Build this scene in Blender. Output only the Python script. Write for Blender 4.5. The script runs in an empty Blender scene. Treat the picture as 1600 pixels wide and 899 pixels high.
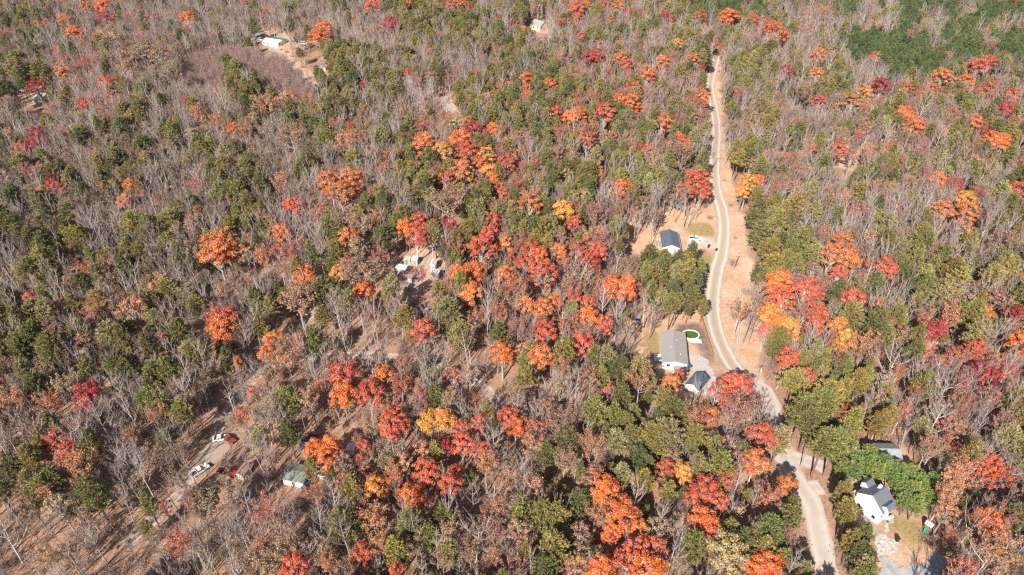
import bpy, bmesh, math, random
import numpy as np
from mathutils import Vector, Matrix
random.seed(7); np.random.seed(7)
D = bpy.data
SC = bpy.context.scene
COL = SC.collection
R = math.radians
# ---------------------------------------------------------------- camera
PITCH = R(37.0); FPX = 1067.0; CAMH = 160.0
cam = D.cameras.new('camera'); camo = D.objects.new('camera', cam); COL.objects.link(camo)
cam.sensor_width = 36.0; cam.lens = 36.0 * FPX / 1600.0
cam.clip_start = 1.0; cam.clip_end = 20000.0
camo.location = (0, 0, CAMH); camo.rotation_euler = (math.pi / 2 - PITCH, 0, 0)
SC.camera = camo
# ---------------------------------------------------------------- light
SUN_AZ = R(26.0); SUN_EL = R(38.0)
w = D.worlds.new('World'); SC.world = w; w.use_nodes = True
nt = w.node_tree; bg = nt.nodes['Background']
sky = nt.nodes.new('ShaderNodeTexSky'); sky.sky_type = 'NISHITA'; sky.sun_disc = False
sky.sun_elevation = SUN_EL; sky.sun_rotation = math.pi + SUN_AZ; sky.altitude = 300
nt.links.new(sky.outputs[0], bg.inputs[0]); bg.inputs[1].default_value = 0.065
sl = D.lights.new('sun', 'SUN'); sl.energy = 5.0; sl.angle = R(0.53); sl.color = (1.0, 0.935, 0.85)
so = D.objects.new('sun', sl); COL.objects.link(so); so.location = (-60, -120, 300)
lv = Vector((math.sin(SUN_AZ) * math.cos(SUN_EL), math.cos(SUN_AZ) * math.cos(SUN_EL), -math.sin(SUN_EL)))
so.rotation_euler = lv.to_track_quat('-Z', 'Y').to_euler()
SC.view_settings.view_transform = 'Standard'; SC.view_settings.look = 'None'
SC.view_settings.exposure = 0.82; SC.view_settings.gamma = 1.0
SC.render.engine = 'CYCLES'
cy = SC.cycles
cy.max_bounces = 5; cy.diffuse_bounces = 3; cy.glossy_bounces = 2; cy.transmission_bounces = 2; cy.transparent_max_bounces = 4
cy.caustics_reflective = False; cy.caustics_refractive = False; cy.use_denoising = False
cy.filter_width = 1.3
# ---------------------------------------------------------------- geometry of the view
ST, CT = math.sin(PITCH), math.cos(PITCH)
def terr(x, y):
    return (1.6 * np.sin(x / 47 + 0.6) * np.cos(y / 61) + 1.1 * np.sin((x + y) / 33 + 2)
            + 2.2 * np.sin(x / 130 - 1) * np.sin(y / 115 + .4))
def proj(x, y, z):
    dz = z - CAMH
    dep = y * CT - dz * ST
    return 800 + FPX * x / dep, 449.5 - FPX * (y * ST + dz * CT) / dep, dep
def unproj(px, py, h=0.0):
    """point h metres above the ground that shows at photo pixel px, py"""
    u = (px - 800) / FPX; v = (449.5 - py) / FPX
    dx, dy, dz = u, v * ST + CT, v * CT - ST
    z = h
    for _ in range(6):
        t = (z - CAMH) / dz
        x, y = dx * t, dy * t
        z = h + float(terr(x, y))
    return Vector((x, y, z))
# ---------------------------------------------------------------- materials
def new_mat(name):
    m = D.materials.new(name); m.use_nodes = True
    n = m.node_tree; n.nodes.clear()
    out = n.nodes.new('ShaderNodeOutputMaterial')
    return m, n, out
def noise(n, scale, detail=3, vec=None, rough=.55):
    t = n.nodes.new('ShaderNodeTexNoise'); t.inputs['Scale'].default_value = scale
    t.inputs['Detail'].default_value = detail; t.inputs['Roughness'].default_value = rough
    if vec is not None: n.links.new(vec, t.inputs['Vector'])
    return t
def ramp(n, fac, stops):
    r = n.nodes.new('ShaderNodeValToRGB'); e = r.color_ramp.elements
    e[0].position, e[0].color = stops[0][0], (*stops[0][1], 1)
    e[1].position, e[1].color = stops[-1][0], (*stops[-1][1], 1)
    for p, c in stops[1:-1]:
        q = e.new(p); q.color = (*c, 1)
    n.links.new(fac, r.inputs[0]); return r
def mixc(n, fac, a, b, mode='MIX'):
    m = n.nodes.new('ShaderNodeMix'); m.data_type = 'RGBA'; m.blend_type = mode
    for s, v in ((0, fac), (6, a), (7, b)):
        if hasattr(v, 'links'): n.links.new(v, m.inputs[s])
        else: m.inputs[s].default_value = v if s == 0 else (*v, 1)
    return m.outputs[2]
def surf(name, c, rough=.7, var=.18, scale=1.5, metal=0, bump=0, bscale=8, spec=.3):
    m, n, out = new_mat(name)
    b = n.nodes.new('ShaderNodeBsdfPrincipled'); b.inputs['Roughness'].default_value = rough
    b.inputs['Metallic'].default_value = metal; b.inputs['Specular IOR Level'].default_value = spec
    tc = n.nodes.new('ShaderNodeTexCoord')
    t = noise(n, scale, 5, tc.outputs['Object'])
    r = ramp(n, t.outputs[0], [(.3, tuple(max(0, v * (1 - var)) for v in c)), (.7, tuple(min(1, v * (1 + var)) for v in c))])
    n.links.new(r.outputs[0], b.inputs['Base Color'])
    if bump:
        bt = noise(n, bscale, 4, tc.outputs['Object']); bp = n.nodes.new('ShaderNodeBump')
        bp.inputs['Strength'].default_value = bump; bp.inputs['Distance'].default_value = .15
        n.links.new(bt.outputs[0], bp.inputs['Height']); n.links.new(bp.outputs[0], b.inputs['Normal'])
    n.links.new(b.outputs[0], out.inputs[0]); return m
def leaf_mat(name, var=.5, trans=.3, h0=.492, h1=.524):
    m, n, out = new_mat(name)
    at = n.nodes.new('ShaderNodeAttribute'); at.attribute_type = 'INSTANCER'; at.attribute_name = 'tint'
    ge = n.nodes.new('ShaderNodeNewGeometry')
    mr = n.nodes.new('ShaderNodeMapRange'); n.links.new(ge.outputs['Random Per Island'], mr.inputs[0])
    mr.inputs[3].default_value = 1 - var; mr.inputs[4].default_value = 1 + var
    c = n.nodes.new('ShaderNodeVectorMath'); c.operation = 'SCALE'
    n.links.new(at.outputs['Color'], c.inputs[0]); n.links.new(mr.outputs[0], c.inputs['Scale'])
    tc = n.nodes.new('ShaderNodeTexCoord'); t = noise(n, .5, 2, tc.outputs['Object'])
    h = n.nodes.new('ShaderNodeHueSaturation')
    m2 = n.nodes.new('ShaderNodeMapRange'); n.links.new(t.outputs[0], m2.inputs[0])
    m2.inputs[1].default_value = .3; m2.inputs[2].default_value = .7; m2.inputs[3].default_value = h0; m2.inputs[4].default_value = h1
    n.links.new(m2.outputs[0], h.inputs['Hue'])
    t3 = noise(n, .8, 2, tc.outputs['Object']); m3 = n.nodes.new('ShaderNodeMapRange'); n.links.new(t3.outputs[0], m3.inputs[0])
    m3.inputs[1].default_value = .3; m3.inputs[2].default_value = .7; m3.inputs[3].default_value = 1.06; m3.inputs[4].default_value = .74; n.links.new(m3.outputs[0], h.inputs['Saturation']); n.links.new(c.outputs[0], h.inputs['Color'])
    d = n.nodes.new('ShaderNodeBsdfDiffuse'); tr = n.nodes.new('ShaderNodeBsdfTranslucent')
    mx = n.nodes.new('ShaderNodeMixShader'); mx.inputs[0].default_value = trans
    n.links.new(h.outputs[0], d.inputs[0]); n.links.new(h.outputs[0], tr.inputs[0])
    n.links.new(d.outputs[0], mx.inputs[1]); n.links.new(tr.outputs[0], mx.inputs[2])
    n.links.new(mx.outputs[0], out.inputs[0]); return m
def bark_mat(name, a, b):
    m, n, out = new_mat(name)
    oi = n.nodes.new('ShaderNodeObjectInfo')
    tc = n.nodes.new('ShaderNodeTexCoord'); t = noise(n, .35, 4, tc.outputs['Object'])
    ad = n.nodes.new('ShaderNodeMath'); ad.operation = 'ADD'
    n.links.new(oi.outputs['Random'], ad.inputs[0]); n.links.new(t.outputs[0], ad.inputs[1])
    hf = n.nodes.new('ShaderNodeMath'); hf.operation = 'MULTIPLY'; hf.inputs[1].default_value = .5
    n.links.new(ad.outputs[0], hf.inputs[0])
    r = ramp(n, hf.outputs[0], [(.15, a), (.85, b)])
    d = n.nodes.new('ShaderNodeBsdfDiffuse'); n.links.new(r.outputs[0], d.inputs[0])
    n.links.new(d.outputs[0], out.inputs[0]); return m
M_leaf = leaf_mat('autumn_leaves'); M_needle = leaf_mat('pine_needles', .5, .35, .472, .512)
M_bark = bark_mat('pale_bark', (.15, .12, .105), (.60, .54, .485))
M_twig = bark_mat('twig_bark', (.19, .135, .12), (.49, .40, .36))
M_pbark = bark_mat('pine_bark', (.15, .09, .065), (.28, .19, .14))
def ground_mat():
    m, n, out = new_mat('leaf_litter')
    b = n.nodes.new('ShaderNodeBsdfPrincipled'); b.inputs['Roughness'].default_value = .95; b.inputs['Specular IOR Level'].default_value = .1
    tc = n.nodes.new('ShaderNodeTexCoord'); P = tc.outputs['Object']
    n1 = noise(n, .045, 6, P); n2 = noise(n, 1.3, 6, P, .7); n3 = noise(n, 5, 3, P, .7)
    lit = ramp(n, n2.outputs[0], [(.25, (.13, .07, .05)), (.5, (.35, .19, .12)), (.75, (.52, .315, .21))])
    lit2 = ramp(n, n2.outputs[0], [(.25, (.17, .105, .075)), (.5, (.38, .24, .165)), (.75, (.54, .38, .27))])
    l = mixc(n, n1.outputs[0], lit.outputs[0], lit2.outputs[0])
    l = mixc(n, .35, l, ramp(n, n3.outputs[0], [(.3, (.1, .06, .04)), (.7, (.55, .34, .24))]).outputs[0])
    n4 = noise(n, .12, 8, P, .65)
    soil = ramp(n, n4.outputs[0], [(.3, (.40, .235, .15)), (.5, (.54, .345, .225)), (.68, (.68, .49, .345))])
    soil2 = ramp(n, n2.outputs[0], [(.3, (.34, .20, .13)), (.55, (.54, .355, .24)), (.75, (.66, .46, .32))])
    s = mixc(n, .42, soil.outputs[0], soil2.outputs[0])
    n5 = noise(n, .9, 4, P, .6); s = mixc(n, ramp(n, n5.outputs[0], [(.55, (0, 0, 0)), (.72, (.75, .75, .75))]).outputs[0], s, lit.outputs[0])
    gr = ramp(n, n2.outputs[0], [(.3, (.20, .15, .06)), (.7, (.42, .30, .15))])
    mu = ramp(n, n2.outputs[0], [(.3, (.13, .085, .075)), (.7, (.27, .19, .17))])
    at = n.nodes.new('ShaderNodeAttribute'); at.attribute_name = 'zones'
    sp = n.nodes.new('ShaderNodeSeparateColor'); n.links.new(at.outputs['Color'], sp.inputs[0])
    def fz(i):       # ragged edges on the painted zones
        a = n.nodes.new('ShaderNodeMath'); a.operation = 'MULTIPLY_ADD'; a.inputs[1].default_value = 1.0
        n.links.new(sp.outputs[i], a.inputs[0])
        q = n.nodes.new('ShaderNodeMath'); q.operation = 'SUBTRACT'; n.links.new(n4.outputs[0], q.inputs[0]); q.inputs[1].default_value = .5
        n.links.new(q.outputs[0], a.inputs[2])
        mr = n.nodes.new('ShaderNodeMapRange'); n.links.new(a.outputs[0], mr.inputs[0]); mr.inputs[1].default_value = .3; mr.inputs[2].default_value = .7
        return mr.outputs[0]
    c = mixc(n, fz(0), l, s); c = mixc(n, fz(1), c, gr.outputs[0]); c = mixc(n, fz(2), c, mu.outputs[0])
    n.links.new(c, b.inputs['Base Color'])
    bp = n.nodes.new('ShaderNodeBump'); bp.inputs['Strength'].default_value = .6; bp.inputs['Distance'].default_value = .3
    n.links.new(n2.outputs[0], bp.inputs['Height']); n.links.new(bp.outputs[0], b.inputs['Normal'])
    n.links.new(b.outputs[0], out.inputs[0]); return m
def road_mat(name, lo, hi, stripes=.0):
    m, n, out = new_mat(name)
    b = n.nodes.new('ShaderNodeBsdfPrincipled'); b.inputs['Roughness'].default_value = .95; b.inputs['Specular IOR Level'].default_value = .1
    tc = n.nodes.new('ShaderNodeTexCoord'); P = tc.outputs['Object']
    n1 = noise(n, .25, 8, P, .65); r = ramp(n, n1.outputs[0], [(.3, lo), (.7, hi)])
    c = r.outputs[0]
    if stripes:
        uv = n.nodes.new('ShaderNodeUVMap'); sx = n.nodes.new('ShaderNodeSeparateXYZ'); n.links.new(uv.outputs[0], sx.inputs[0])
        n2 = noise(n, .6, 4, P)
        ad = n.nodes.new('ShaderNodeMath'); ad.operation = 'MULTIPLY_ADD'; ad.inputs[1].default_value = .12
        n.links.new(n2.outputs[0], ad.inputs[0]); n.links.new(sx.outputs[0], ad.inputs[2])
        d = tuple(v * .72 for v in lo); g = tuple(min(.85, v * 1.06) for v in hi)
        rr = ramp(n, ad.outputs[0], [(.05, d), (.24, g), (.34, lo), (.56, (lo[0] * .9, lo[1] * .82, lo[2] * .72)), (.72, lo), (.84, g), (1.0, d)])
        c = mixc(n, stripes, c, rr.outputs[0])
    n.links.new(c, b.inputs['Base Color']); n.links.new(b.outputs[0], out.inputs[0]); return m
M_ground = ground_mat()
M_gravel = road_mat('pale_gravel', (.42, .345, .28), (.60, .50, .42), .9)
M_asph = road_mat('sun_bleached_asphalt', (.44, .38, .33), (.56, .48, .42), .4)
M_dirt = road_mat('dirt_track', (.36, .27, .21), (.52, .42, .34), .5)
M_conc = surf('concrete', (.42, .40, .37), .9, .08, .6)
M_drivegrey = surf('grey_gravel', (.36, .35, .36), .95, .25, .8)
M_stone = surf('pale_stone_rubble', (.46, .42, .38), .9, .3, 2.5)
M_white = surf('white_siding', (.80, .80, .78), .6, .04, .5)
M_trim = surf('white_trim', (.82, .82, .80), .5, .03)
M_offw = surf('weathered_white_metal', (.70, .70, .68), .5, .12, .7)
M_shA = surf('blue_grey_shingles', (.105, .125, .16), .85, .25, 3, bump=.4)
M_shB = surf('pale_grey_shingles', (.30, .285, .265), .85, .14, 3, bump=.4)
M_shC = surf('charcoal_shingles', (.14, .155, .18), .85, .22, 3, bump=.4)
M_shD = surf('light_grey_roof', (.27, .30, .34), .7, .1, 1)
M_green = surf('green_metal_roof', (.05, .22, .15), .5, .1)
M_moss = surf('mossy_grey_roof', (.20, .205, .17), .9, .3, .8)
M_pinkr = surf('faded_pink_roof', (.34, .20, .18), .8, .25, .8)
M_wear = surf('weathered_trailer_siding', (.42, .41, .385), .7, .2, .8)
M_cream = surf('cream_siding', (.66, .56, .44), .8, .06)
M_wood = surf('orange_fence_board', (.52, .27, .10), .8, .2, 2)
M_greyw = surf('weathered_wood', (.30, .26, .22), .9, .25, 3)
M_polew = surf('pole_wood', (.33, .29, .26), .9, .2, 3)
M_dark = surf('dark_rubber', (.03, .03, .03), .8, .1)
M_metal = surf('grey_metal', (.45, .46, .47), .4, .1, metal=.6)
M_tarp = surf('dark_blue_cover', (.035, .045, .065), .6, .2, .6)
M_blue = surf('blue_plastic', (.04, .13, .26), .5, .15)
M_redp = surf('red_paint', (.45, .03, .025), .4, .1)
M_redw = surf('red_panel', (.55, .10, .05), .6, .1)
M_slide = surf('green_plastic', (.01, .28, .17), .4, .08)
M_pool = surf('green_pool_water', (.065, .13, .02), .12, .25, .8, spec=.5)
M_yellow = surf('orange_plastic', (.75, .35, .05), .6, .15)
M_brushp = surf('pink_grey_brush', (.5, .36, .35), .9, .2)
M_red_shrub = None
mg, n_, o_ = new_mat('window_glass')
b_ = n_.nodes.new('ShaderNodeBsdfPrincipled'); b_.inputs['Base Color'].default_value = (.03, .04, .05, 1); b_.inputs['Roughness'].default_value = .08
n_.links.new(b_.outputs[0], o_.inputs[0]); M_glass = mg
def paint(name, c):
    m, n, out = new_mat(name); b = n.nodes.new('ShaderNodeBsdfPrincipled')
    b.inputs['Base Color'].default_value = (*c, 1); b.inputs['Roughness'].default_value = .3; b.inputs['Coat Weight'].default_value = .5
    n.links.new(b.outputs[0], out.inputs[0]); return m
P_white = paint('white_car_paint', (.80, .80, .80)); P_red = paint('red_car_paint', (.30, .035, .03))
P_blue = paint('blue_car_paint', (.05, .12, .22)); P_grey = paint('grey_car_paint', (.35, .36, .38)); P_black = paint('black_car_paint', (.02, .02, .025))
# ---------------------------------------------------------------- mesh helpers
class MB:
    def __init__(s): s.v, s.f = [], []
    def box(s, x0, x1, y0, y1, z0, z1):
        k = len(s.v)
        s.v += [(x, y, z) for z in (z0, z1) for y in (y0, y1) for x in (x0, x1)]
        s.f += [tuple(k + i for i in q) for q in ((0, 2, 3, 1), (4, 5, 7, 6), (0, 1, 5, 4), (2, 6, 7, 3), (0, 4, 6, 2), (1, 3, 7, 5))]
        return s
    def tube(s, pts, rad, n=5, cap=True):
        k = len(s.v); P = [Vector(p) for p in pts]
        for i, p in enumerate(P):
            t = (P[min(i + 1, len(P) - 1)] - P[max(i - 1, 0)]); t = t.normalized() if t.length > 1e-9 else Vector((0, 0, 1))
            a = t.cross(Vector((.13, .97, .21))).normalized(); b = t.cross(a)
            for j in range(n):
                q = 2 * math.pi * j / n
                s.v.append(tuple(p + (a * math.cos(q) + b * math.sin(q)) * rad[i]))
        for i in range(len(P) - 1):
            for j in range(n):
                a0 = k + i * n + j; a1 = k + i * n + (j + 1) % n
                s.f.append((a0, a1, a1 + n, a0 + n))
        if cap:
            s.f.append(tuple(k + (len(P) - 1) * n + j for j in range(n)))
        return s
    def prism(s, poly, y0, y1):
        """poly in x,z extruded along y"""
        k = len(s.v); n = len(poly)
        s.v += [(x, y0, z) for x, z in poly] + [(x, y1, z) for x, z in poly]
        s.f.append(tuple(k + i for i in range(n))); s.f.append(tuple(k + n + i for i in reversed(range(n))))
        s.f += [(k + i, k + n + i, k + n + (i + 1) % n, k + (i + 1) % n) for i in range(n)]
        return s
    def quad(s, *p):
        k = len(s.v); s.v += [tuple(q) for q in p]; s.f.append(tuple(range(k, k + len(p)))); return s
    def mesh(s, name, mat):
        me = D.meshes.new(name); me.from_pydata(s.v, [], s.f)
        for m in (mat if isinstance(mat, (list, tuple)) else [mat]): me.materials.append(m)
        return me
def link(name, me, parent=None, loc=None, rz=0):
    o = D.objects.new(name, me); COL.objects.link(o)
    if parent is not None: o.parent = parent
    if loc is not None: o.location = loc
    if rz: o.rotation_euler = (0, 0, rz)
    return o
def part(name, mb, mat, parent, label=None):
    me = mb.mesh(name, mat); bm = bmesh.new(); bm.from_mesh(me); bmesh.ops.recalc_face_normals(bm, faces=bm.faces); bm.to_mesh(me); bm.free()
    o = link(name, me, parent)
    if label: o['label'] = label
    return o
def thing(name, label, cat, loc, rz=0, group=None):
    o = D.objects.new(name, None); COL.objects.link(o); o.location = loc; o.rotation_euler = (0, 0, rz)
    o['label'] = label; o['category'] = cat
    if group: o['group'] = group
    o.empty_display_size = .5
    return o
# ---------------------------------------------------------------- terrain
def pip(px, py, poly):
    ins = np.zeros(px.shape, bool); n = len(poly); j = n - 1
    for i in range(n):
        xi, yi = poly[i]; xj, yj = poly[j]
        c = ((yi > py) != (yj > py)) & (px < (xj - xi) * (py - yi) / (yj - yi + 1e-9) + xi)
        ins ^= c; j = i
    return ins
SOIL = [
 [(968, 350), (1000, 336), (1050, 322), (1116, 318), (1126, 400), (1118, 440), (1098, 440), (1092, 402), (1070, 396), (1030, 410), (985, 392), (968, 372)],
 [(980, 505), (1000, 488), (1050, 470), (1098, 470), (1122, 560), (1118, 600), (1090, 640), (1040, 640), (1010, 590), (990, 545)],
 [(1108, 92), (1124, 92), (1126, 150), (1136, 220), (1147, 290), (1162, 350), (1178, 430), (1188, 500), (1190, 580), (1212, 640), (1240, 690), (1262, 745), (1282, 800), (1312, 899), (1330, 960), (1280, 960), (1255, 790), (1205, 700), (1190, 620), (1140, 590), (1105, 520), (1100, 460), (1120, 400), (1120, 350), (1108, 250), (1100, 140)],
 [(388, 52), (420, 48), (470, 58), (500, 64), (500, 72), (450, 82), (470, 100), (528, 145), (505, 142), (470, 118), (440, 92), (410, 76), (390, 66)],
 [(680, 150), (700, 148), (718, 172), (700, 178), (684, 164)],
 [(733, 58), (772, 52), (768, 90), (752, 112), (740, 84)],
 [(1285, 212), (1340, 205), (1385, 212), (1402, 250), (1350, 272), (1300, 262)],
 [(1366, 806), (1402, 788), (1450, 806), (1470, 850), (1448, 905), (1366, 905)],
 [(1310, 745), (1336, 736), (1334, 765), (1316, 770)], [(1328, 700), (1420, 700), (1420, 800), (1328, 800)],
 [(28, 130), (72, 120), (80, 140), (70, 160), (40, 168), (26, 150)],
 [(610, 395), (650, 390), (690, 385), (690, 430), (650, 470), (625, 470), (605, 430)],
 [(205, 600), (60, 575), (75, 640), (60, 640)],
 [(820, 40), (860, 36), (862, 52), (822, 54)], [(1570, 150), (1610, 150), (1610, 190), (1580, 180)],
 [(10, 650), (45, 650), (60, 690), (20, 700)],
]
GRASS = [[(1066, 346), (1116, 350), (1118, 372), (1066, 366)], [(1086, 392), (1117, 394), (1108, 432), (1092, 420)],
 [(1006, 515), (1022, 512), (1034, 560), (1020, 566)],
 [(1400, 815), (1460, 820), (1462, 850), (1400, 860)], [(1367, 808), (1400, 800), (1410, 830), (1360, 840)]]
MULCH = [[(1060, 508), (1096, 507), (1107, 532), (1119, 572), (1112, 584), (1106, 580), (1098, 548), (1084, 534), (1064, 528)]]
def build_ground():
    xs = np.concatenate([np.array([-6000, -3500, -2000, -1300, -900]), np.arange(-700, 801, 2.6), np.array([1000, 1400, 2200, 3600, 6000])])
    ys = np.concatenate([np.array([-3000, -1200, -500, -200, -60, 0, 30]), np.arange(50, 861, 2.6), np.array([900, 1000, 1300, 1800, 2600, 4000, 6500, 9000])])
    X, Y = np.meshgrid(xs, ys); Z = terr(X, Y)
    far = np.clip((np.hypot(X, Y) - 1200) / 3000, 0, 1); Z = Z + far * 0
    ny, nx = X.shape
    PX, PY, DP = proj(X, np.maximum(Y, 10), Z)
    rs = np.random.RandomState(3)
    def mask(polys):
        m = np.zeros(X.shape, bool)
        for p in polys:
            m |= pip(PX, PY, p) & (Y > 40)
        m = m.astype(float)
        for _ in range(2):
            m[1:-1, 1:-1] = (m[1:-1, 1:-1] * 2 + m[:-2, 1:-1] + m[2:, 1:-1] + m[1:-1, :-2] + m[1:-1, 2:]) / 6
        return m
    c = np.stack([mask(SOIL), mask(GRASS), mask(MULCH), np.ones(X.shape)], -1).reshape(-1, 4)
    me = D.meshes.new('ground')
    idx = np.arange(nx * ny).reshape(ny, nx)
    q = np.stack([idx[:-1, :-1], idx[:-1, 1:], idx[1:, 1:], idx[1:, :-1]], -1).reshape(-1, 4)
    fill(me, np.stack([X, Y, Z], -1).reshape(-1, 3), q)
    a = me.color_attributes.new('zones', 'FLOAT_COLOR', 'POINT'); a.data.foreach_set('color', c.astype(np.float32).ravel())
    me.materials.append(M_ground); me.shade_smooth()
    o = link('ground', me); o['kind'] = 'structure'
def fill(me, V, F):
    V = np.asarray(V, np.float32); F = np.asarray(F, np.int32); k = F.shape[1]
    me.vertices.add(len(V)); me.vertices.foreach_set('co', V.ravel())
    me.loops.add(F.size); me.loops.foreach_set('vertex_index', F.ravel())
    me.polygons.add(len(F)); me.polygons.foreach_set('loop_start', np.arange(0, F.size, k, dtype=np.int32))
    me.update(calc_edges=True); me.validate()
build_ground()
FOOT = []     # world keep-out discs for trunks: x, y, r
def catmull(P, step=2.0):
    out = []
    for i in range(len(P) - 1):
        p0, p1, p2, p3 = P[max(i - 1, 0)], P[i], P[i + 1], P[min(i + 2, len(P) - 1)]
        n = max(1, int((p2 - p1).length / step))
        for k in range(n):
            t = k / n
            out.append(.5 * (2 * p1 + (p2 - p0) * t + (2 * p0 - 5 * p1 + 4 * p2 - p3) * t * t + (3 * p1 - p0 - 3 * p2 + p3) * t ** 3))
    out.append(P[-1]); return out
def ribbon(name, pix, width, mat, lift, label=None, rag=.55):
    P = [unproj(x, y).xy for x, y in pix]; P = catmull(P)
    V, F, UV = [], [], []; n = 6
    for i, p in enumerate(P):
        t = (P[min(i + 1, len(P) - 1)] - P[max(i - 1, 0)]).normalized(); s = Vector((t.y, -t.x))
        wl = width[0] + (width[1] - width[0]) * i / len(P) if isinstance(width, tuple) else width
        for j in range(n + 1):
            u = j / n; off = (u - .5) * wl + (random.uniform(-rag, rag) if j in (0, n) else 0)
            q = p + s * off; V.append((q.x, q.y, float(terr(q.x, q.y)) + lift)); UV.append(u)
        FOOT.append((p.x, p.y, wl * .5 + .6))
    for i in range(len(P) - 1):
        for j in range(n):
            a = i * (n + 1) + j; F.append((a, a + 1, a + n + 2, a + n + 1))
    me = D.meshes.new(name); fill(me, V, F); me.materials.append(mat)
    uvl = me.uv_layers.new(name='UVMap')
    li = np.zeros(len(me.loops), np.int32); me.loops.foreach_get('vertex_index', li)
    U = np.array(UV)[li]; uvl.data.foreach_set('uv', np.stack([U, U * 0], -1).astype(np.float32).ravel())
    o = link(name, me); o['kind'] = 'structure'
    if label: o['label'] = label
    return o
def patch(name, pix, mat, lift, cell=.5):
    P = [unproj(x, y) for x, y in pix]
    x0, x1 = min(p.x for p in P), max(p.x for p in P); y0, y1 = min(p.y for p in P), max(p.y for p in P)
    xs = np.arange(x0, x1, cell); ys = np.arange(y0, y1, cell); X, Y = np.meshgrid(xs, ys)
    ins = pip(X + .4 * np.sin(Y * 1.3), Y + .4 * np.sin(X * 1.1), [(p.x, p.y) for p in P])
    V, F, vid = [], [], {}
    def vv(i, j):
        if (i, j) not in vid:
            x = x0 + (i - .5) * cell; y = y0 + (j - .5) * cell
            vid[(i, j)] = len(V); V.append((x + .12 * math.sin(i * 7.1 + j), y + .12 * math.sin(j * 5.3 + i), float(terr(x, y)) + lift))
        return vid[(i, j)]
    for j in range(len(ys)):
        for i in range(len(xs)):
            if ins[j, i]:
                F.append((vv(i, j), vv(i + 1, j), vv(i + 1, j + 1), vv(i, j + 1)))
                if i % 4 == 0 and j % 4 == 0: FOOT.append((xs[i], ys[j], 2.0))
    me = D.meshes.new(name); fill(me, V, F); me.materials.append(mat)
    o = link(name, me); o['kind'] = 'structure'; return o
ribbon('gravel_road', [(1119, 88), (1116, 102), (1110, 125), (1109, 140), (1113, 160), (1118, 185), (1119, 210), (1117, 235), (1116, 270), (1119, 300), (1127, 325), (1131, 350), (1130, 375), (1126, 400), (1119, 425), (1115, 450), (1113, 475), (1116, 505), (1124, 532), (1135, 556), (1150, 578), (1180, 600)], (5.6, 6.2), M_gravel, .06)
ribbon('asphalt_road', [(1178, 598), (1200, 618), (1207, 650), (1213, 690), (1223, 715), (1238, 742), (1256, 768), (1269, 792), (1277, 830), (1288, 880), (1306, 960), (1320, 1050)], (5.6, 6.0), M_asph, .10)
ribbon('side_road', [(1222, 708), (1240, 716), (1262, 722), (1290, 732)], 4.6, M_asph, .07)
ribbon('parking_pull_in', [(1252, 768), (1270, 764), (1284, 762)], 5.0, M_asph, .08)
ribbon('dirt_track', [(520, 450), (495, 478), (478, 500), (455, 520), (430, 555), (400, 590), (370, 625), (350, 652), (338, 680), (322, 712), (298, 745), (278, 772), (252, 800), (228, 822), (200, 850)], (3.4, 4.2), M_dirt, .05)
ribbon('forest_lane', [(415, 575), (450, 562), (500, 558), (550, 556), (605, 557), (640, 563), (680, 574), (722, 588), (760, 610), (790, 650)], 4.0, M_dirt, .07)
ribbon('worn_wheel_track', [(1155, 452), (1157, 490), (1153, 540), (1150, 560), (1168, 572), (1182, 580)], 1.1, M_gravel, .08, rag=.2)
ribbon('camp_lane', [(682, 380), (668, 402), (655, 432), (640, 462), (628, 480)], 4.2, M_dirt, .05)
ribbon('field_track', [(396, 60), (420, 74), (446, 92), (470, 112), (500, 130), (528, 150)], 3.5, M_dirt, .05)
patch('concrete_driveway', [(1074, 372), (1096, 371), (1122, 380), (1123, 390), (1094, 384), (1078, 391), (1072, 390)], M_conc, .12)
patch('gravel_driveway', [(1076, 556), (1092, 553), (1104, 562), (1120, 592), (1150, 600), (1146, 612), (1104, 618), (1088, 600), (1080, 576)], M_stone, .11)
patch('track_turning_pad', [(326, 688), (352, 678), (362, 700), (342, 722), (312, 732)], M_dirt, .11)
patch('white_gravel_spot', [(686, 154), (697, 157), (710, 172), (700, 174), (688, 163)], M_conc, .10)
patch('garden_walk', [(1390, 804), (1397, 806), (1384, 832), (1378, 830)], M_conc, .10, .3)
patch('stone_yard', [(1366, 846), (1379, 833), (1402, 845), (1400, 860), (1390, 872), (1370, 866)], M_stone, .09)
patch('grey_gravel_drive', [(1373, 905), (1376, 868), (1390, 872), (1402, 886), (1440, 880), (1466, 862), (1480, 872), (1470, 905), (1440, 930), (1380, 930)], M_drivegrey, .12)
# ---------------------------------------------------------------- buildings
CLEAR = []    # pixel rectangles x0,y0,x1,y1 that no crown may cover
def window(par, x, y, z, w, h, axis, name='window'):
    """window on a wall; axis 'x-' faces -x, 'y-' faces -y ..."""
    f = MB(); g = MB(); t = .06
    s = -1 if axis[1] == '-' else 1
    if axis[0] == 'y':
        f.box(x - w / 2 - .08, x + w / 2 + .08, min(y, y + s * t), max(y, y + s * t), z - .08, z + h + .08)
        g.box(x - w / 2, x + w / 2, min(y + s * t, y + s * (t + .02)), max(y + s * t, y + s * (t + .02)), z, z + h)
    else:
        f.box(min(x, x + s * t), max(x, x + s * t), y - w / 2 - .08, y + w / 2 + .08, z - .08, z + h + .08)
        g.box(min(x + s * t, x + s * (t + .02)), max(x + s * t, x + s * (t + .02)), y - w / 2, y + w / 2, z, z + h)
    fo = part(name, f, M_trim, par); part('pane', g, M_glass, fo)
    return fo
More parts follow.
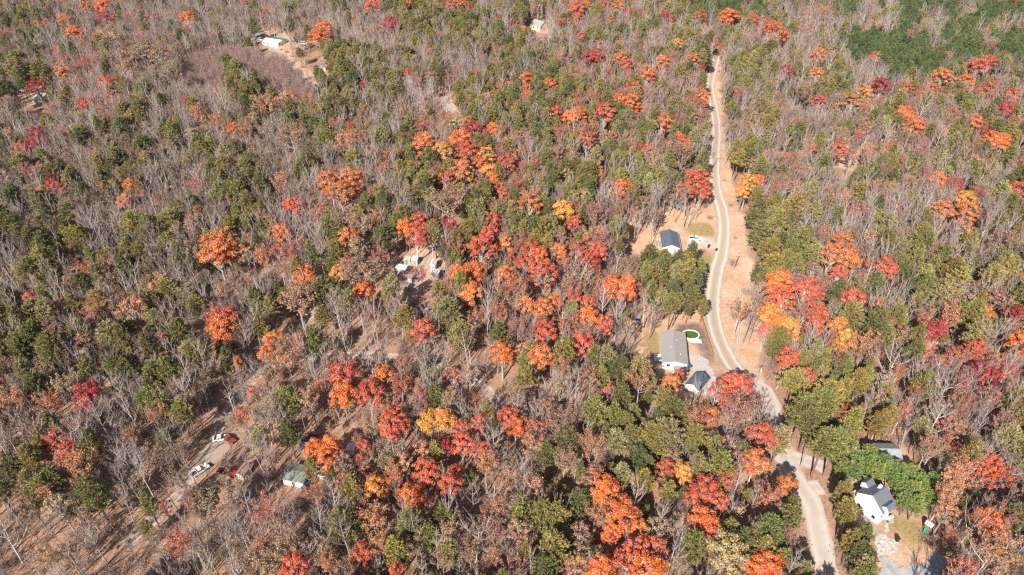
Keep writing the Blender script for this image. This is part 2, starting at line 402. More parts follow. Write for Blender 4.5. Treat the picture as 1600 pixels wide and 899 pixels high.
def house(name, label, cat, p1, p2, depth, h, rise, wall_m, roof_m, side=False, group=None, over=.35, windows=True, door=True, open_=False, roof2=None, clear=True):
    """p1,p2: photo pixels of the front eave corners; depth: metres or a pixel of the back-left eave corner.
    side: the ridge runs parallel to the front edge"""
    A, B = unproj(*p1, h), unproj(*p2, h)
    d = (B - A).xy; W = d.length; rz = math.atan2(d.y, d.x); nrm = Vector((-d.y, d.x)).normalized()
    L = depth if not isinstance(depth, tuple) else max(3.0, (unproj(*depth, h).xy - A.xy).dot(nrm))
    c = (A.xy + B.xy) / 2 + nrm * L / 2
    W -= 2 * over; L -= 2 * over; W = max(W, 1.5); L = max(L, 1.5)
    gz = float(terr(c.x, c.y)) - .1
    t = thing(name, label, cat, (c.x, c.y, gz), rz, group)
    h += .1; w2, l2 = W / 2, L / 2
    k = int(max(W, L) // 3) + 1
    for i in range(k + 1):
        for j in range(k + 1):
            p = c + Vector((d.x, d.y)).normalized() * ((i / k - .5) * W) + nrm * ((j / k - .5) * L); FOOT.append((p.x, p.y, 2.4))
    th = .16
    # roof in a frame where the ridge runs along u
    def slab(sgn, hw, hl):
        """one slope; hw half width across the ridge, hl half length"""
        e = rise * over / hw
        pr = [(0, h + rise), (sgn * (hw + over), h - e), (sgn * (hw + over), h - e + th), (0, h + rise + th)]
        m = MB().prism(pr, -hl - over, hl + over)
        if side: m.v = [(y, -x if False else x, z) for x, y, z in m.v]
        return m
    hw, hl = (l2, w2) if side else (w2, l2)
    if not open_:
        wm = MB().box(-w2, w2, -l2, l2, -.3, h - .02) if not rise else MB()
        if rise:
            g = MB().prism([(-hw, -.3), (hw, -.3), (hw, h), (0, h + rise - .02), (-hw, h)], -hl, hl)
            if side: g.v = [(y, x, z) for x, y, z in g.v]
            wm = g
        part('wall', wm, wall_m, t)
        bm_ = MB().box(-w2 - .04, w2 + .04, -l2 - .04, l2 + .04, -.3, .25); part('foundation', bm_, M_drivegrey, t)
        # corner boards
    else:
        for sx in (-1, 1):
            for q in range(3):
                y = -l2 + .2 + (L - .4) * q / 2
                part('post', MB().box(sx * (w2 - .15) - .09, sx * (w2 - .15) + .09, y - .09, y + .09, -.3, h - .05), M_greyw, t)
    ro = part('roof', slab(-1, hw, hl), roof_m, t)
    r2 = part('roof', slab(1, hw, hl), roof2 or roof_m, t)
    rc = MB().box(-.16, .16, -hl - over, hl + over, h + rise + th - .04, h + rise + th + .05)
    if side: rc.v = [(y, x, z) for x, y, z in rc.v]
    part('ridge_cap', rc, roof_m, ro)
    if not open_ and windows:
        nw = max(1, int(W // 3.2)); zb = h - 1.75
        for i in range(nw):
            x = -w2 + W * (i + .5) / nw
            if door and i == nw // 2:
                dm = MB().box(x - .5, x + .5, -l2 - .07, -l2, .25, 2.3); do = part('door', dm, M_greyw, t)
                part('handle', MB().box(x + .32, x + .4, -l2 - .13, -l2 - .07, 1.2, 1.3), M_metal, do)
            else: window(t, x, -l2, zb, 1.0, 1.15, 'y-')
        nw = max(1, int(L // 3.6))
        for i in range(nw):
            y = -l2 + L * (i + .5) / nw
            window(t, -w2, y, zb, 1.0, 1.1, 'x-'); window(t, w2, y, zb, 1.0, 1.1, 'x+')
    if clear:
        xs = [p1[0], p2[0]]; ys = [p1[1], p2[1]]
        q = [proj(*(c + Vector((math.cos(rz), math.sin(rz))) * sx * w2 + nrm * sy * l2), gz + z)[:2] for sx in (-1, 1) for sy in (-1, 1) for z in (0, h + rise)]
        xs += [a[0] for a in q]; ys += [a[1] for a in q]
        CLEAR.append((min(xs), min(ys), max(xs), max(ys) - 2))
    return t, W, L, h
# house A: dark roof by the gravel road
t, W, L, h = house('dark_roofed_house', 'new white house with dark blue-grey gable roof and a white pickup beside it', 'house', (1034, 388), (1064, 389), (1034, 362), 3.0, 1.5, M_white, M_shA)
for x, y in ((-1.6, 2), (1.2, -1.5), (-2.6, -3)):
    part('roof_vent', MB().tube([(x, y, h + .6), (x, y, h + 1.45)], [.09, .09], 6), M_dark, t)
pd = part('deck', MB().box(-W / 2 - 2.6, -W / 2 - .02, -1, 3, .5, .62), M_greyw, t)
for sx in (-2.5, -1.2): 
    for y in (-.9, 2.9): part('post', MB().box(-W / 2 + sx, -W / 2 + sx + .1, y, y + .1, -.3, 1.5), M_trim, pd)
part('step', MB().box(W / 2 + .05, W / 2 + 1.2, -.8, .8, 0, .25), M_conc, t)
part('gutter', MB().box(W / 2 + .37, W / 2 + .49, -L / 2 - .3, L / 2 + .3, h - .25, h - .12), M_trim, t)
# house B: pale grey roof with the pool
t, W, L, h = house('pale_roofed_house', 'long white house with pale grey shingle roof beside a round green pool', 'house', (1034, 566), (1076, 570), (1021, 517), 3.2, 1.0, M_white, M_shB)
part('porch_roof', MB().box(-.5, W / 2 + .3, -L / 2 - 2.8, -L / 2 - .42, h - .75, h - .62), M_shD, t)
part('porch_floor', MB().box(-.5, W / 2 + .2, -L / 2 - 2.6, -L / 2 - .05, 0, .35), M_greyw, t)
for x in (-.4, W / 4, W / 2 + .05): part('post', MB().box(x, x + .14, -L / 2 - 2.6, -L / 2 - 2.46, .35, h - .76), M_trim, t)
part('deck', MB().box(-W / 2 - 2.4, -W / 2 - .06, -L / 2 + 3, -L / 2 + 6.5, .8, .95), M_offw, t)
for x, y in ((1, 3), (-1.2, -1), (2, -4)): part('roof_vent', MB().tube([(x, y, h + .5), (x, y, h + 1.2)], [.12, .12], 6), M_offw, t)
part('back_step', MB().box(W / 2 - .9, W / 2 + .9, L / 2 + .4, L / 2 + 2.2, 0, .9), M_greyw, t)
part('air_conditioner', MB().box(W / 2 + .5, W / 2 + 1.3, -2.2, -1.3, 0, .9), M_offw, t)
# shed F
t, W, L, h = house('white_garage', 'small white garage with dark roof below the pale-roofed house', 'garage', (1070, 600), (1093, 611), 7.5, 2.8, 1.3, M_white, M_shA, windows=False)
part('garage_door', MB().box(-1.6, 1.6, -L / 2 - .06, -L / 2, .1, 2.3), M_offw, t)
# house C
t, W, L, h = house('white_gabled_house', 'tall white house with charcoal gable roof ringed by bright green pines', 'house', (1337.5, 769), (1380.5, 803), (1345, 744), 5.6, 2.9, M_white, M_shC, windows=False)
for x in (-2.2, 2.2): window(t, x, -L / 2, 1.3, .9, 1.2, 'y-')
for y in (-2, 1.5): window(t, W / 2, y, 3.2, 1.0, 1.4, 'x+'); window(t, -W / 2, y, 3.2, 1.0, 1.4, 'x-')
for sx, yy, xo in ((-1, .2, 3.9), (1, -L / 2 + .6, 3.7)):
    dm = part('dormer', MB().prism([(sx * xo - .95, h - .5), (sx * xo + .95, h - .5), (sx * xo + .95, h + 1.0), (sx * xo, h + 1.9), (sx * xo - .95, h + 1.0)], yy, yy + 2.6), M_white, t)
    for q in (-1, 1):
        part('dormer_roof', MB().prism([(sx * xo, h + 1.95), (sx * xo + q * 1.2, h + .85), (sx * xo + q * 1.2, h + .95), (sx * xo, h + 2.07)], yy - .2, yy + 2.8), M_shC, dm)
part('deck', MB().box(1.0, W / 2 + 1.5, -L / 2 - 3.6, -L / 2 - .05, .35, .5), M_greyw, t)
part('chimney', MB().box(-1.2, -.4, 1.0, 1.8, h, h + 3.4), M_offw, t)
part('porch_wall', MB().box(-W / 2 - 1.8, -W / 2 - .05, -3.5, 0.5, -.3, 2.6), M_white, t)
HC = t
house('grey_roofed_barn', 'low building with light grey roof half hidden behind the bright green pines', 'barn', (1379, 724), (1413, 725), 7.5, 4.2, 1.8, M_greyw, M_shD, side=True, windows=False)
house('hilltop_house', 'cream house with pale roof among the trees at the top edge', 'house', (829, 41), (846, 41), 11.0, 3.4, 2.6, M_cream, M_shB, side=True)
house('cream_cottage', 'cream gabled wing standing right of the pale roof at the top edge', 'house', (844, 43), (858, 38), 11.0, 3.6, 3.0, M_cream, M_shB)
house('green_roofed_house', 'white house with one green roof slope in the upper left clearing', 'house', (434, 68), (449, 60), (418, 60), 3.0, .55, M_white, M_offw, roof2=M_green)
house('open_shed', 'open-sided shed with pale metal roof left of the green-roofed house', 'shed', (399, 57), (415, 52), (392, 53), 3.2, .5, M_white, M_shD, open_=True, windows=False)
house('white_roofed_cabin', 'cabin with plain white roof in the clearing at the far left', 'cabin', (48, 157), (64, 155), (47, 149), 2.8, .7, M_white, M_offw, windows=True)
house('white_outbuilding', 'long white-roofed outbuilding behind the red tree at the far left', 'shed', (54, 133), (64, 133), (54, 127), 2.6, .6, M_offw, M_offw, windows=False)
house('tin_shed', 'small tin shed at the right end of the far left clearing', 'shed', (66, 132), (72, 132), 6.0, 2.6, .5, M_offw, M_conc, windows=False)
house('white_trailer_home', 'white mobile home with mossy grey roof beside the bright orange oak', 'mobile home', (438, 748), (474, 756), 6.0, 2.9, .7, M_white, M_moss, side=True)
house('small_white_shed', 'square shed with flat white roof left of a crimson maple', 'shed', (539, 704), (552, 706), (539, 692), 2.4, .25, M_offw, M_white, windows=False)
house('tin_roof_lean_to', 'low lean-to with pale tin roof under the bright orange oak', 'lean-to', (486, 745), (509, 744), 3.5, 2.2, .2, M_offw, M_offw, side=True, windows=False, clear=False)
house('pink_roofed_shed', 'small shed with faded pink roof and white wall by the red pickup', 'shed', (366, 741), (379, 745), 4.5, 2.4, .8, M_white, M_pinkr, windows=False)
cp = 'camper trailers and mobile homes in the wooded camp'
for a in [('camp_trailer', 'white trailer parked at the back of the camp beneath two red trees', (630, 405), (641, 406), 2.8, M_wear),
          ('camp_trailer', 'white trailer end to end with another at the camp top right', (642, 406), (652, 407), 2.8, M_offw),
          ('camp_trailer', 'pale trailer alone on the left side of the camp', (617, 419), (634, 422), 3.0, M_offw),
          ('camp_trailer', 'trailer with faded pink roof and white side in mid camp', (620, 432), (643, 437), 4.5, M_pinkr),
          ('camp_trailer', 'pink-roofed trailer nearest the front of the left camp row', (614, 448), (634, 453), 4.0, M_pinkr),
          ('camp_trailer', 'whitish trailer below the white shed right of the camp lane', (672, 427), (685, 429), 3.2, M_offw),
          ('camp_trailer', 'white strip of a low trailer below the camp', (635, 497), (655, 499), 3.0, M_pinkr),
          ('camp_trailer', 'small pale trailer right of the pink-roofed cabin below the camp', (661, 489), (668, 490), 2.6, M_offw)]:
    t, W, L, h = house(a[0], a[1], 'trailer', a[2], a[3], a[4], 2.6, .18, M_wear, a[5], side=True, group=cp, over=.05, door=True, clear=False)
    for sx in (-.6, .6): part('wheel', MB().tube([(sx, -L / 2 - .02, .25), (sx, -L / 2 + .2, .25)], [.34, .34], 10), M_dark, t)
    part('hitch', MB().box(W / 2, W / 2 + 1.1, -.08, .08, .35, .45), M_dark, t)
house('camp_shed', 'white square shed at the top right of the camp', 'shed', (671, 414), (680, 415), 4.0, 3.2, .6, M_white, M_offw, group=cp, windows=True)
house('camp_cabin', 'pink-roofed cabin standing alone below the camp', 'cabin', (645, 491), (655, 492), 5.0, 2.6, .8, M_offw, M_pinkr, windows=False)
house('brush_hut', 'low grey hut at the end of the upper left track', 'shed', (501, 107), (509, 106), 4.0, 2.2, .5, M_offw, M_shD, windows=False)
# ---------------------------------------------------------------- vehicles
def car(px, py, ang, kind, mat, label, group=None, name=None):
    g = unproj(px, py)
    Ls, Wd = {'pickup': (5.6, 1.95), 'sedan': (4.6, 1.8), 'van': (5.2, 2.0)}[kind]
    t = thing(name or ('pickup_truck' if kind == 'pickup' else 'parked_' + ('van' if kind == 'van' else 'car')), label, 'van' if kind == 'van' else ('pickup' if kind == 'pickup' else 'car'), (g.x, g.y, g.z + .13), R(ang), group)
    l, w_ = Ls / 2, Wd / 2
    low = [(-l, .35), (l, .35), (l, .72), (l - .15, .92), (l * .36, 1.0), (-l, 1.0)]
    m = MB().prism(low, -w_, w_); part('body', m, mat, t)
    if kind == 'pickup': top = [(l * .36, 1.0), (l * .18, 1.62), (-l * .22, 1.68), (-l * .3, 1.0)]
    elif kind == 'van': top = [(l * .7, .98), (l * .5, 1.85), (-l * .96, 1.9), (-l, 1.0)]
    else: top = [(l * .4, .98), (l * .12, 1.42), (-l * .45, 1.42), (-l * .8, 1.0)]
    part('window_band', MB().prism([(x, z if z < 1.1 else z - .06) for x, z in top], -w_ * .9, w_ * .9), M_glass, t)
    tx = [p[0] for p in top if p[1] > 1.1]; tz = max(p[1] for p in top)
    part('cab_roof', MB().box(min(tx) + .02, max(tx) - .02, -w_ * .92, w_ * .92, tz - .06, tz + .02), mat, t)
    if kind == 'pickup':
        part('bed', MB().box(-l + .12, -l * .34, -w_ * .82, w_ * .82, 1.003, 1.02), M_dark, t)
        for s in (-1, 1): part('bed_rail', MB().box(-l, -l * .32, s * w_ * .98 - .06, s * w_ * .98 + .06, 1.005, 1.12), mat, t)
        part('tailgate', MB().box(-l - .03, -l + .06, -w_ * .9, w_ * .9, .5, 1.12), mat, t)
    for sx in (-.62, .62):
        for s in (-1, 1):
            wh = part('wheel', MB().tube([(sx * l, s * (w_ - .2), .35), (sx * l, s * (w_ + .02), .35)], [.36, .36], 12), M_dark, t)
            part('rim', MB().tube([(sx * l, s * (w_ + .02), .35), (sx * l, s * (w_ + .035), .35)], [.2, .2], 8), M_metal, wh)
    for s in (-1, 1):
        part('headlight', MB().box(l - .04, l + .02, s * w_ * .72 - .16, s * w_ * .72 + .16, .6, .76), M_trim, t)
        part('tail_light', MB().box(-l - .04, -l + .02, s * w_ * .8 - .1, s * w_ * .8 + .1, .65, .85), M_redp, t)
    FOOT.append((g.x, g.y, 3.2)); CLEAR.append((px - 3, py - 3, px + 3, py + 2))
    return t
car(1087, 375, -4, 'pickup', P_white, 'long white pickup on the concrete driveway beside the dark-roofed house')
car(1071, 576, 30, 'sedan', P_blue, 'dark blue car parked at the front corner of the pale-roofed house')
car(313, 738, 50, 'pickup', P_white, 'white pickup on the dirt track in the lower left woods')
car(346, 687, 12, 'sedan', P_white, 'white car at the head of the dirt turning pad')
car(358, 689, -30, 'sedan', P_red, 'dull red car beside the white car on the dirt pad')
car(356, 741, -12, 'pickup', P_red, 'red pickup in front of the pink-roofed shed')
car(482, 757, 70, 'sedan', P_blue, 'blue car at the right end of the white mobile home')
car(655, 436, 60, 'sedan', P_grey, 'grey car parked on the camp lane')
car(32, 147, -50, 'sedan', P_blue, 'slate blue car left of the white-roofed cabin')
car(461, 66, -10, 'sedan', P_black, 'dark car on the bare soil right of the green-roofed house')
car(475, 69, 5, 'van', P_white, 'white van beside the big orange oak at the upper left clearing')
car(592, 582, 25, 'sedan', P_white, 'pale car among the trees below the forest lane')
car(410, 63, -20, 'van', P_white, 'white van between the open shed and the green-roofed house')
car(997, 500, 75, 'sedan', P_grey, 'silver grey car at the edge of the woods left of the pool house')
# ---------------------------------------------------------------- yard things
def pool():
    c = unproj(1078.5, 527); t = thing('swimming_pool', 'oval above-ground pool with white rim and green water', 'pool', c)
    n = 40; a, b, H = 3.05, 2.5, 1.25
    m = MB(); rim = MB(); wt = MB()
    def ring(ra, rb, z): return [(ra * math.cos(2 * math.pi * i / n), rb * math.sin(2 * math.pi * i / n), z) for i in range(n)]
    m.v = ring(a, b, -.1) + ring(a, b, H) + ring(a - .06, b - .06, H) + ring(a - .06, b - .06, .5)
    for k in range(3): m.f += [(k * n + i, k * n + (i + 1) % n, (k + 1) * n + (i + 1) % n, (k + 1) * n + i) for i in range(n)]
    part('pool_wall', m, M_offw, t)
    rim.v = ring(a + .12, b + .12, H + .003) + ring(a + .12, b + .12, H + .08) + ring(a - .28, b - .28, H + .08) + ring(a - .28, b - .28, H + .003)
    for k in range(4): rim.f += [(k * n + i, k * n + (i + 1) % n, ((k + 1) % 4) * n + (i + 1) % n, ((k + 1) % 4) * n + i) for i in range(n)]
    part('rim', rim, M_white, t)
    wt.v = ring(a - .07, b - .07, H - .22); wt.f = [tuple(range(n))]; part('water', wt, M_pool, t)
    d = thing('pool_deck', 'small grey wooden deck against the green pool', 'deck', unproj(1087, 536), R(-8))
    for i in range(8): part('board', MB().box(-1.9 + i * .48, -1.9 + i * .48 + .45, -1.1, 1.1, .9, .96), M_offw, d)
    for x in (-1.8, 1.8):
        for y in (-1, 1): part('post', MB().box(x - .06, x + .06, y - .06, y + .06, -.1, .898), M_greyw, d)
    FOOT.append((c.x, c.y, 6)); CLEAR.append((1060, 506, 1118, 580))
pool()
def fence():
    P = [unproj(x, y).xy for x, y in [(1094, 494), (1098, 508), (1103, 525), (1108, 541), (1113, 556), (1111, 561)]]
    t = thing('board_fence', 'orange wooden board fence between pool yard and gravel road', 'fence', (P[0].x, P[0].y, float(terr(*P[0]))))
    o = t.location.copy(); P = catmull(P, 2.4); k = 0
    for a, b in zip(P[:-1], P[1:]):
        d = (b - a); n = max(1, int(d.length / .3)); u = d.normalized(); s = Vector((-u.y, u.x))
        part('post', MB().tube([(a.x - o.x, a.y - o.y, -.2), (a.x - o.x, a.y - o.y, 1.95)], [.08, .08], 5), M_wood, t)
        for z in (.4, 1.5):
            q = MB().tube([(a.x - o.x + s.x * .07, a.y - o.y + s.y * .07, z), (b.x - o.x + s.x * .07, b.y - o.y + s.y * .07, z)], [.05, .05], 4); part('rail', q, M_wood, t)
        for i in range(n):
            p = a + d * ((i + .5) / n) - Vector((o.x, o.y)); hw = d.length / n * .46; hh = 1.8 + random.uniform(-.04, .04)
            m = MB(); c1 = p - u * hw; c2 = p + u * hw; e = s * .02
            m.v = [(q.x, q.y, z) for z in (0, hh) for q in (c1 - e, c2 - e, c2 + e, c1 + e)]
            m.f = [(0, 3, 2, 1), (4, 5, 6, 7), (0, 1, 5, 4), (1, 2, 6, 5), (2, 3, 7, 6), (3, 0, 4, 7)]
            part('board', m, M_wood, t)
fence()
def pole(px, py, ht, label, arm=True, lamp=False, lean=0):
    g = unproj(px, py); t = thing('utility_pole', label, 'utility pole', g, R(random.uniform(-30, 30)))
    part('shaft', MB().tube([(0, 0, -.3), (0, 0, ht * .5), (0, 0, ht)], [.17, .14, .11], 8), M_polew, t)
    if arm:
        ar = part('crossarm', MB().box(-1.2, 1.2, -.06, .06, ht - .8, ht - .66), M_polew, t)
        for x in (-1.05, -.5, .5, 1.05): part('insulator', MB().tube([(x, 0, ht - .66), (x, 0, ht - .45)], [.05, .04], 6), M_metal, ar)
    if lamp: part('transformer', MB().tube([(.32, 0, ht - 2.3), (.32, 0, ht - 1.2)], [.24, .24], 10), M_offw, t)
    FOOT.append((g.x, g.y, 1.5)); CLEAR.append((px - 3, py - 20, px + 3, py))
pole(1146, 424, 9.5, 'thin utility pole on bare soil right of the gravel road bend')
pole(1180, 606, 9.5, 'utility pole with transformer where the gravel road meets the asphalt', lamp=True)
pole(1477, 848, 10, 'pale pole with white transformer right of the play set', lamp=True)
pole(1250, 730, 9, 'pale pole beside the side road turning', arm=False)
pole(1114, 262, 9.5, 'far utility pole beside the upper gravel road')
def playset():
    t = thing('play_set', 'garden play set with white canopy, red panels and green slide', 'play set', unproj(1448, 826), R(38)); t.scale = (.82, .82, .82)
    for x in (-.9, .9):
        for y in (-.9, .9): part('post', MB().box(x - .07, x + .07, y - .07, y + .07, -.1, 2.6), M_redw, t)
    part('platform', MB().box(-1, 1, -1, 1, 1.2, 1.3), M_redw, t)
    part('canopy', MB().prism([(-1.2, 2.6), (1.2, 2.6), (0, 3.3)], -1.15, 1.15), M_white, t)
    part('slide', MB().prism([(-1.0, 1.3), (-3.6, .1), (-3.6, .22), (-1.0, 1.5)], -.75, .2), M_slide, t)
    part('side_panel', MB().box(-.95, .95, .98, 1.03, 1.3, 2.1), M_redw, t)
    part('swing_beam', MB().box(1, 3.6, -.07, .07, 2.2, 2.34), M_redw, t)
    for x in (1.8, 2.8):
        s = part('swing_seat', MB().box(x - .22, x + .22, -.12, .12, .5, .55), M_redw, t)
        for q in (-.2, .2): part('chain', MB().tube([(x + q, 0, .55), (x + q, 0, 2.2)], [.015, .015], 3), M_metal, s)
    for q in (-.7, .7): part('leg', MB().tube([(3.6, q, 0), (3.6, 0, 2.25)], [.07, .07], 5), M_redw, t)
    mt = thing('play_mat', 'dark rubber mat under the play set', 'mat', unproj(1450, 832), R(38)); part('sheet', MB().box(-2.2, 2.2, -1.7, 1.7, .02, .07), M_greyw, mt)
playset(); CLEAR += [(438, 746, 474, 768), (538, 688, 554, 708), (474, 686, 490, 700), (1436, 806, 1460, 836), (1468, 800, 1486, 845), (1376, 806, 1400, 830), (1328, 250, 1342, 262)]
def furniture():
    g = unproj(1384, 813, 0); t = thing('patio_table', 'white round patio table on the deck of the white gabled house', 'table', (g.x, g.y, g.z + .42))
    part('table_top', MB().tube([(0, 0, .70), (0, 0, .75)], [.75, .75], 16), M_white, t); part('leg', MB().tube([(0, 0, 0), (0, 0, .7)], [.08, .05], 8), M_metal, t)
    for i, a in enumerate((20, 140, 260)):
        p = (g.x + 1.35 * math.cos(R(a)), g.y + 1.35 * math.sin(R(a)), g.z + .42)
        c = thing('patio_chair', ['dark patio chair right of the white patio table', 'dark patio chair behind the white patio table', 'dark patio chair in front of the white patio table'][i], 'chair', p, R(a - 90), 'chairs round the white patio table')
        part('seat', MB().box(-.27, .27, -.27, .27, .42, .48), M_greyw, c); part('backrest', MB().box(-.27, .27, .24, .29, .48, .98), M_greyw, c)
        for x in (-.23, .23):
            for y in (-.23, .23): part('leg', MB().box(x - .025, x + .025, y - .025, y + .025, 0, .42), M_metal, c)
    g = unproj(1391, 811); u = thing('grill', 'pale covered grill at the corner of the patio', 'grill', g, R(20))
    part('cart', MB().box(-.6, .6, -.3, .3, .1, .8), M_metal, u); part('lid', MB().prism([(-.55, .8), (.55, .8), (.5, 1.15), (-.5, 1.15)], -.3, .3), M_offw, u)
    for x in (-.5, .5): part('wheel', MB().tube([(x, -.32, .1), (x, -.26, .1)], [.1, .1], 8), M_dark, u)
furniture()
def bin_(px, py, mat, label, name='wheeled_bin', s=1.0):
    t = thing(name, label, 'bin' if 'bin' in name else 'barrel', unproj(px, py, .1), R(random.uniform(0, 90)))
    part('body', MB().prism([(-.25 * s, 0), (.25 * s, 0), (.32 * s, 1.0 * s), (-.32 * s, 1.0 * s)], -.3 * s, .3 * s), mat, t)
    part('lid', MB().box(-.35 * s, .35 * s, -.34 * s, .34 * s, 1.003 * s, 1.08 * s), mat, t)
bin_(1107, 387, M_dark, 'dark bin at the lower edge of the concrete driveway', s=1.3)
bin_(1119, 392, M_dark, 'small dark bin where the concrete driveway meets the gravel road')
bin_(1401, 845, M_dark, 'dark bin on the pale stone yard', s=1.3)
bin_(546, 738, M_blue, 'blue bin below the crimson maple beside the square white shed', s=1.6)
bin_(392, 732, M_redp, 'red bin alone on the leaf litter right of the pink-roofed shed', s=1.8)
bin_(988, 482, M_blue, 'blue bin between trunks above the silver grey car', s=1.3)
def tarp(px, py, label, r, mat, name, cat):
    t = thing(name, label, cat, unproj(px, py)); n = 24
    m = MB(); rings = [(r, -.1), (r, 1.2), (r * .97, 1.25)]
    m.v = [(a * math.cos(2 * math.pi * i / n), a * math.sin(2 * math.pi * i / n), z) for a, z in rings for i in range(n)]
    for k in range(2): m.f += [(k * n + i, k * n + (i + 1) % n, (k + 1) * n + (i + 1) % n, (k + 1) * n + i) for i in range(n)]
    part('tank_wall', m, M_greyw, t)
    c = MB(); c.v = [(a * math.cos(2 * math.pi * i / n) * r, a * math.sin(2 * math.pi * i / n) * r, 1.3 + .35 * (1 - a * a) + .06 * math.sin(i * 2.3)) for a in (1.02, .7, .35) for i in range(n)] + [(0, 0, 1.68)]
    for k in range(2): c.f += [(k * n + i, k * n + (i + 1) % n, (k + 1) * n + (i + 1) % n, (k + 1) * n + i) for i in range(n)]
    c.f += [(2 * n + i, 2 * n + (i + 1) % n, 3 * n) for i in range(n)]
    part('cover', c, mat, t); p = unproj(px, py); FOOT.append((p.x, p.y, r + 1)); CLEAR.append((px - 16, py - 8, px + 8, py + 6))
tarp(487, 697, 'round pool under a dark blue cover behind the bright orange oak', 3.4, M_tarp, 'covered_pool', 'pool')
house('blue_tent', 'blue-grey canopy among the trunks above the dark-roofed house', 'canopy', (1058, 327), (1065, 327), 4.0, 2.2, .7, M_shD, M_shD, open_=True, windows=False)
# mailboxes, garden furniture and firewood
def log_pile(px, py, label, n=14):
    t = thing('log_pile', label, 'log pile', unproj(px, py), R(random.uniform(0, 90)))
    for i in range(n):
        r = .16; row = i // 5; x = (i % 5 - 2) * .34 + row * .17
        part('log', MB().tube([(x, -1.2 + random.uniform(-.1, .1), .15 + row * .29), (x, 1.2 + random.uniform(-.1, .1), .15 + row * .29)], [r, r * .9], 7), M_polew, t)
log_pile(1335, 258, 'heap of pinkish cut logs in the sandy clearing on the upper right')
log_pile(1388, 812, 'orange-brown firewood stacked below the patio of the white gabled house', 10)
# boulders on the stone yard
rs = random.Random(4)
BPX = sorted((rs.uniform(1372, 1398), rs.uniform(842, 866)) for _ in range(12))
BORD = ['leftmost', 'second from the left', 'third from the left', 'fourth from the left', 'fifth from the left', 'sixth from the left', 'sixth from the right', 'fifth from the right', 'fourth from the right', 'third from the right', 'second from the right', 'rightmost']
for i in range(12):
    p = unproj(*BPX[i], .05)
    bm = bmesh.new(); bmesh.ops.create_icosphere(bm, subdivisions=1, radius=rs.uniform(.3, .7))
    for v in bm.verts: v.co = Vector((v.co.x * rs.uniform(.8, 1.2), v.co.y * rs.uniform(.8, 1.2), v.co.z * .55 * rs.uniform(.8, 1.2)))
    me = D.meshes.new('boulder'); bm.to_mesh(me); bm.free(); me.materials.append(M_stone if i % 3 else M_drivegrey)
    o = link('boulder', me, None, p); o['label'] = 'loose pale boulder on the stone yard, ' + BORD[i] + ' of the twelve'; o['category'] = 'boulder'; o['group'] = 'boulders on the stone yard'

# ---------------------------------------------------------------- air
hm, hn, ho = new_mat('thin_haze'); pv = hn.nodes.new('ShaderNodeVolumePrincipled'); pv.inputs['Density'].default_value = .000035; pv.inputs['Color'].default_value = (.86, .9, 1, 1)
pv.inputs['Anisotropy'].default_value = .2; hn.links.new(pv.outputs[0], ho.inputs['Volume'])
hz = link('haze', MB().box(-7000, 7000, -4000, 9900, -12, CAMH + 6).mesh('haze', hm)); hz['kind'] = 'stuff'; hz['label'] = 'thin pale air haze over the whole forest'
